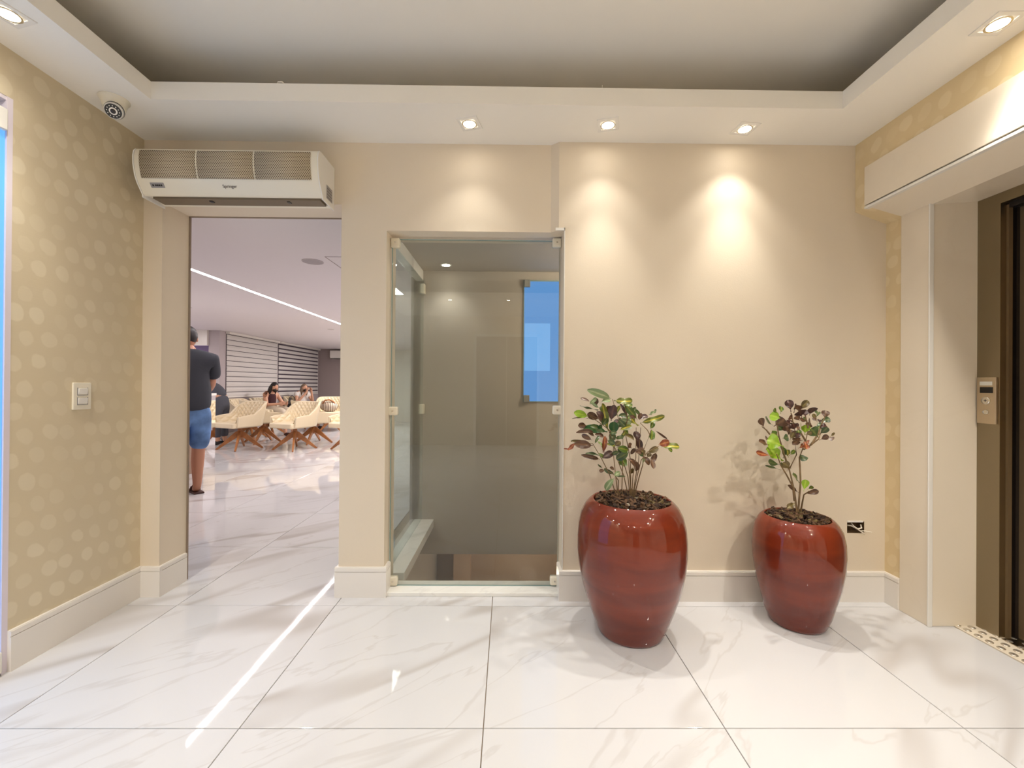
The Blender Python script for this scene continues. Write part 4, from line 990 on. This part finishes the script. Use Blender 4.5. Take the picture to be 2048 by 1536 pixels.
def bending_person():
    t = thing('person', 'person in dark grey clothes bending forward beyond the reception counter', 'person', (-5.40, 8.05, 0), R(0))
    J = {'pelvis': ((0, 0, .84), (.15, .12)), 'waist': ((-.10, 0, .98), (.13, .12)), 'chest': ((-.26, 0, 1.10), (.14, .12)), 'neck': ((-.38, 0, 1.13), .06), 'nape': ((-.45, 0, 1.15), .055)}
    E = [('pelvis', 'waist'), ('waist', 'chest'), ('chest', 'neck'), ('neck', 'nape')]
    for s, k in ((-1, 'l'), (1, 'r')):
        J.update({k+'hip': ((0, s*.09, .80), .095), k+'knee': ((-.02, s*.10, .46), .062), k+'ankle': ((.02, s*.10, .09), .042), k+'heel': ((.02, s*.10, .045), .04), k+'toe': ((-.15, s*.12, .03), (.04, .025)),
                  k+'sh': ((-.30, s*.17, 1.09), .06), k+'elb': ((-.34, s*.2, .86), .045), k+'wr': ((-.46, s*.16, .74), .028)})
        E += [('pelvis', k+'hip'), (k+'hip', k+'knee'), (k+'knee', k+'ankle'), (k+'ankle', k+'heel'), (k+'heel', k+'toe'), ('chest', k+'sh'), (k+'sh', k+'elb'), (k+'elb', k+'wr')]
        hand_parts(J, E, J[k+'wr'][0], (0, 1, 0), (-.6, 0, -.8), (-.5, 0, .3), k+'wr')
    skinned('body', J, E, M['skin2'], t)
    head(t, (-.52, 0, 1.16), (-.8, 0, -.6), M['skin2'], M['hair'])
    J = {'a': ((.01, 0, .84), (.185, .16)), 'b': ((-.10, 0, .99), (.165, .16)), 'c': ((-.26, 0, 1.11), (.17, .15)), 'd': ((-.36, 0, 1.13), (.10, .09))}
    E = [('a', 'b'), ('b', 'c'), ('c', 'd')]
    for s, k in ((-1, 'l'), (1, 'r')):
        J.update({k+'1': ((-.29, s*.18, 1.08), .085), k+'2': ((-.34, s*.2, .88), .065), k+'3': ((-.42, s*.175, .79), .05)})
        E += [('c', k+'1'), (k+'1', k+'2'), (k+'2', k+'3')]
    skinned('jacket', J, E, M['charcoal'], t)
    J = {'a': ((0, 0, .80), (.155, .17)), 'w': ((-.05, 0, .94), (.15, .15))}; E = [('a', 'w')]
    for s, k in ((-1, 'l'), (1, 'r')):
        J.update({k+'1': ((0, s*.09, .72), .115), k+'2': ((-.02, s*.10, .46), .085), k+'3': ((.02, s*.10, .12), .065)})
        E += [('a', k+'1'), (k+'1', k+'2'), (k+'2', k+'3')]
    skinned('trousers', J, E, M['charcoal'], t)
    for s in (-1, 1):
        obj('shoe', MB().ball((-.05, s*.105, .045), (.135, .05, .045), 16, 10), M['dark'], t, smooth=True)
    return t
bending_person()

def seated(name_label, loc, rz, top, trousers, hairm, long_hair, pose, sleeveless=False):
    """seated on a tub chair, facing -y locally"""
    t = thing('person', name_label, 'person', loc, rz)
    J = {'pelvis': ((0, .08, .57), (.13, .11)), 'waist': ((0, .10, .70), (.11, .09)), 'chest': ((0, .08, .86), (.13, .10)), 'neck': ((0, .03, .98), .045), 'nape': ((0, .0, 1.0), .044)}
    E = [('pelvis', 'waist'), ('waist', 'chest'), ('chest', 'neck'), ('neck', 'nape')]
    for s, k in ((-1, 'l'), (1, 'r')):
        J.update({k+'hip': ((s*.09, 0, .56), .085), k+'knee': ((s*.10, -.40, .54), .060), k+'ankle': ((s*.10, -.46, .10), .036), k+'heel': ((s*.10, -.45, .045), .034), k+'toe': ((s*.11, -.62, .03), (.036, .02)),
                  k+'sh': ((s*.16, .06, .90), .052), k+'elb': ((s*.22, -.06, .68), .040)})
        wr = (s*.10, -.26, .70) if pose == 'read' else (s*.07, -.22, .93)
        J[k+'wr'] = (wr, .024)
        E += [('pelvis', k+'hip'), (k+'hip', k+'knee'), (k+'knee', k+'ankle'), (k+'ankle', k+'heel'), (k+'heel', k+'toe'), ('chest', k+'sh'), (k+'sh', k+'elb'), (k+'elb', k+'wr')]
        hand_parts(J, E, wr, (0, 0, 1) if pose == 'read' else (0, -1, 0), (-s*.3, -.9, .2) if pose == 'read' else (-s*.2, -.1, 1), (-s, 0, 0), k+'wr', .06)
    skinned('body', J, E, M['skin2'], t)
    head(t, (0, -.03, 1.06 if pose == 'read' else 1.03), (0, -1, -.45 if pose == 'read' else -.1), M['skin2'], hairm, long_hair, True, .92)
    J = {'a': ((0, .09, .58), (.155, .135)), 'b': ((0, .10, .70), (.135, .115)), 'c': ((0, .08, .86), (.15, .115)), 'd': ((0, .04, .955), (.09, .07))}
    E = [('a', 'b'), ('b', 'c'), ('c', 'd')]
    if not sleeveless:
        for s, k in ((-1, 'l'), (1, 'r')):
            J.update({k+'1': ((s*.16, .06, .89), .070), k+'2': ((s*.19, 0, .79), .06)}); E += [('c', k+'1'), (k+'1', k+'2')]
    skinned('top', J, E, top, t)
    J = {'a': ((0, .06, .56), (.15, .12))}; E = []
    for s, k in ((-1, 'l'), (1, 'r')):
        J.update({k+'1': ((s*.09, -.05, .56), .105), k+'2': ((s*.10, -.40, .545), .080), k+'3': ((s*.10, -.46, .14), .055)}); E += [('a', k+'1'), (k+'1', k+'2'), (k+'2', k+'3')]
    skinned('trousers', J, E, trousers, t)
    for s in (-1, 1): obj('shoe', MB().ball((s*.105, -.53, .04), (.04, .11, .04), 14, 8), M['sole'], t, smooth=True)
    return t
seated('seated black-haired woman in maroon top and dark mask looking at a phone', (-5.28, 9.62, 0), R(72), M['maroon'], M['beigecloth'], M['hair'], True, 'read', True)
seated('seated brown-haired woman in white top with hands raised to her face', (-5.28, 11.05, 0), R(60), M['whitecloth'], M['beigecloth'], M['hair2'], True, 'phone')
ph = thing('phone', 'dark mobile phone held by the black-haired seated woman', 'phone', (-4.93, 9.66, .76)); ph.rotation_euler = (.4, 0, R(72))
obj('case', MB().box(-.036, -.005, -.075, .036, .005, .075), M['dark'], ph, bevel=.004); obj('screen', MB().box(-.032, .005, -.069, .032, .0062, .069), M['black'], ph)
bk = thing('shoulder_bag', 'black shoulder bag beside the woman with raised hands', 'bag', (-5.42, 10.74, .48))
obj('bag_body', MB().prism([(-.11, 0), (.11, 0), (.10, .18), (.06, .22), (-.06, .22), (-.10, .18)], -.05, .05, 'y'), M['dark'], bk, bevel=.015)
obj('strap', MB().tube([(-.08, 0, .20), (-.06, 0, .32), (0, 0, .37), (.06, 0, .32), (.08, 0, .20)], .008, 8), M['dark'], bk, smooth=True)

# striped bag on the far right chair
sb = thing('striped_bag', 'cream and brown striped bag lying on the far right chair', 'bag', (-4.33, 10.42, .475), R(15))
stripe = bpy.data.materials.new('striped_cloth'); N, L_ = nt(stripe); bb = N['Principled BSDF']; tc = N.new('ShaderNodeTexCoord'); sx = N.new('ShaderNodeSeparateXYZ')
L_.new(tc.outputs['Object'], sx.inputs[0]); fr = math_node(N, L_, 'FRACT', math_node(N, L_, 'MULTIPLY', sx.outputs[0], 26.0)); gt = math_node(N, L_, 'GREATER_THAN', fr, .6)
mx = N.new('ShaderNodeMix'); mx.data_type = 'RGBA'; mx.inputs['A'].default_value = lin((212, 196, 172)); mx.inputs['B'].default_value = lin((96, 68, 54)); L_.new(gt, mx.inputs['Factor']); L_.new(mx.outputs['Result'], bb.inputs['Base Color'])
obj('bag_body', MB().ball((0, -.08, .12), (.19, .13, .13), 24, 14), stripe, sb, smooth=True)
obj('bag_body', MB().ball((-.12, .0, .15), (.12, .12, .13), 24, 14), stripe, sb, smooth=True)
obj('handle', MB().tube([(-.16, -.10, .20), (-.10, -.13, .28), (0, -.14, .29), (.08, -.14, .25), (.12, -.12, .20)], .018, 8), M['wood'], sb, smooth=True)

# low table with ornaments
st = thing('side_table', 'small round side table in the far corner, ornaments on it', 'table', (-5.15, 12.3, 0))
obj('table_top', MB().lathe([(.001, .50), (.30, .50), (.30, .525), (.001, .525)], 28), M['cream'], st, bevel=.004)
obj('pedestal', MB().lathe([(.16, 0), (.16, .02), (.03, .05), (.03, .50)], 20), M['wood'], st, smooth=True)
yb = thing('yellow_ornament', 'round mustard yellow ornament on the far side table', 'ornament', (-5.37, 12.25, .525))
g = MB().ball((0, 0, .095), (.095, .095, .09), 24, 14)
obj('ball', g, M['yellow'], yb, smooth=True); obj('stalk', MB().tube([(0, 0, .18), (.01, 0, .21), (.03, 0, .22)], .01, 8), M['stem'], yb, smooth=True)
fg = thing('figurine', 'small white round-headed figurine in dark hat on the side table', 'ornament', (-5.12, 12.2, .525))
obj('torso', MB().ball((0, 0, .07), (.075, .065, .075), 18, 12), pbr('grey_felt', (110, 96, 100), .9), fg, smooth=True)
obj('face', MB().ball((.01, -.02, .19), (.06, .055, .06), 18, 12), M['whitecloth'], fg, smooth=True)
obj('hat', MB().ball((-.025, .02, .215), (.065, .06, .055), 18, 12), pbr('hat_purple', (72, 50, 66), .9), fg, smooth=True)
obj('eyes', MB().ball((-.008, -.072, .195), .007, 8, 6).ball((.028, -.072, .195), .007, 8, 6), M['dark'], fg, smooth=True)
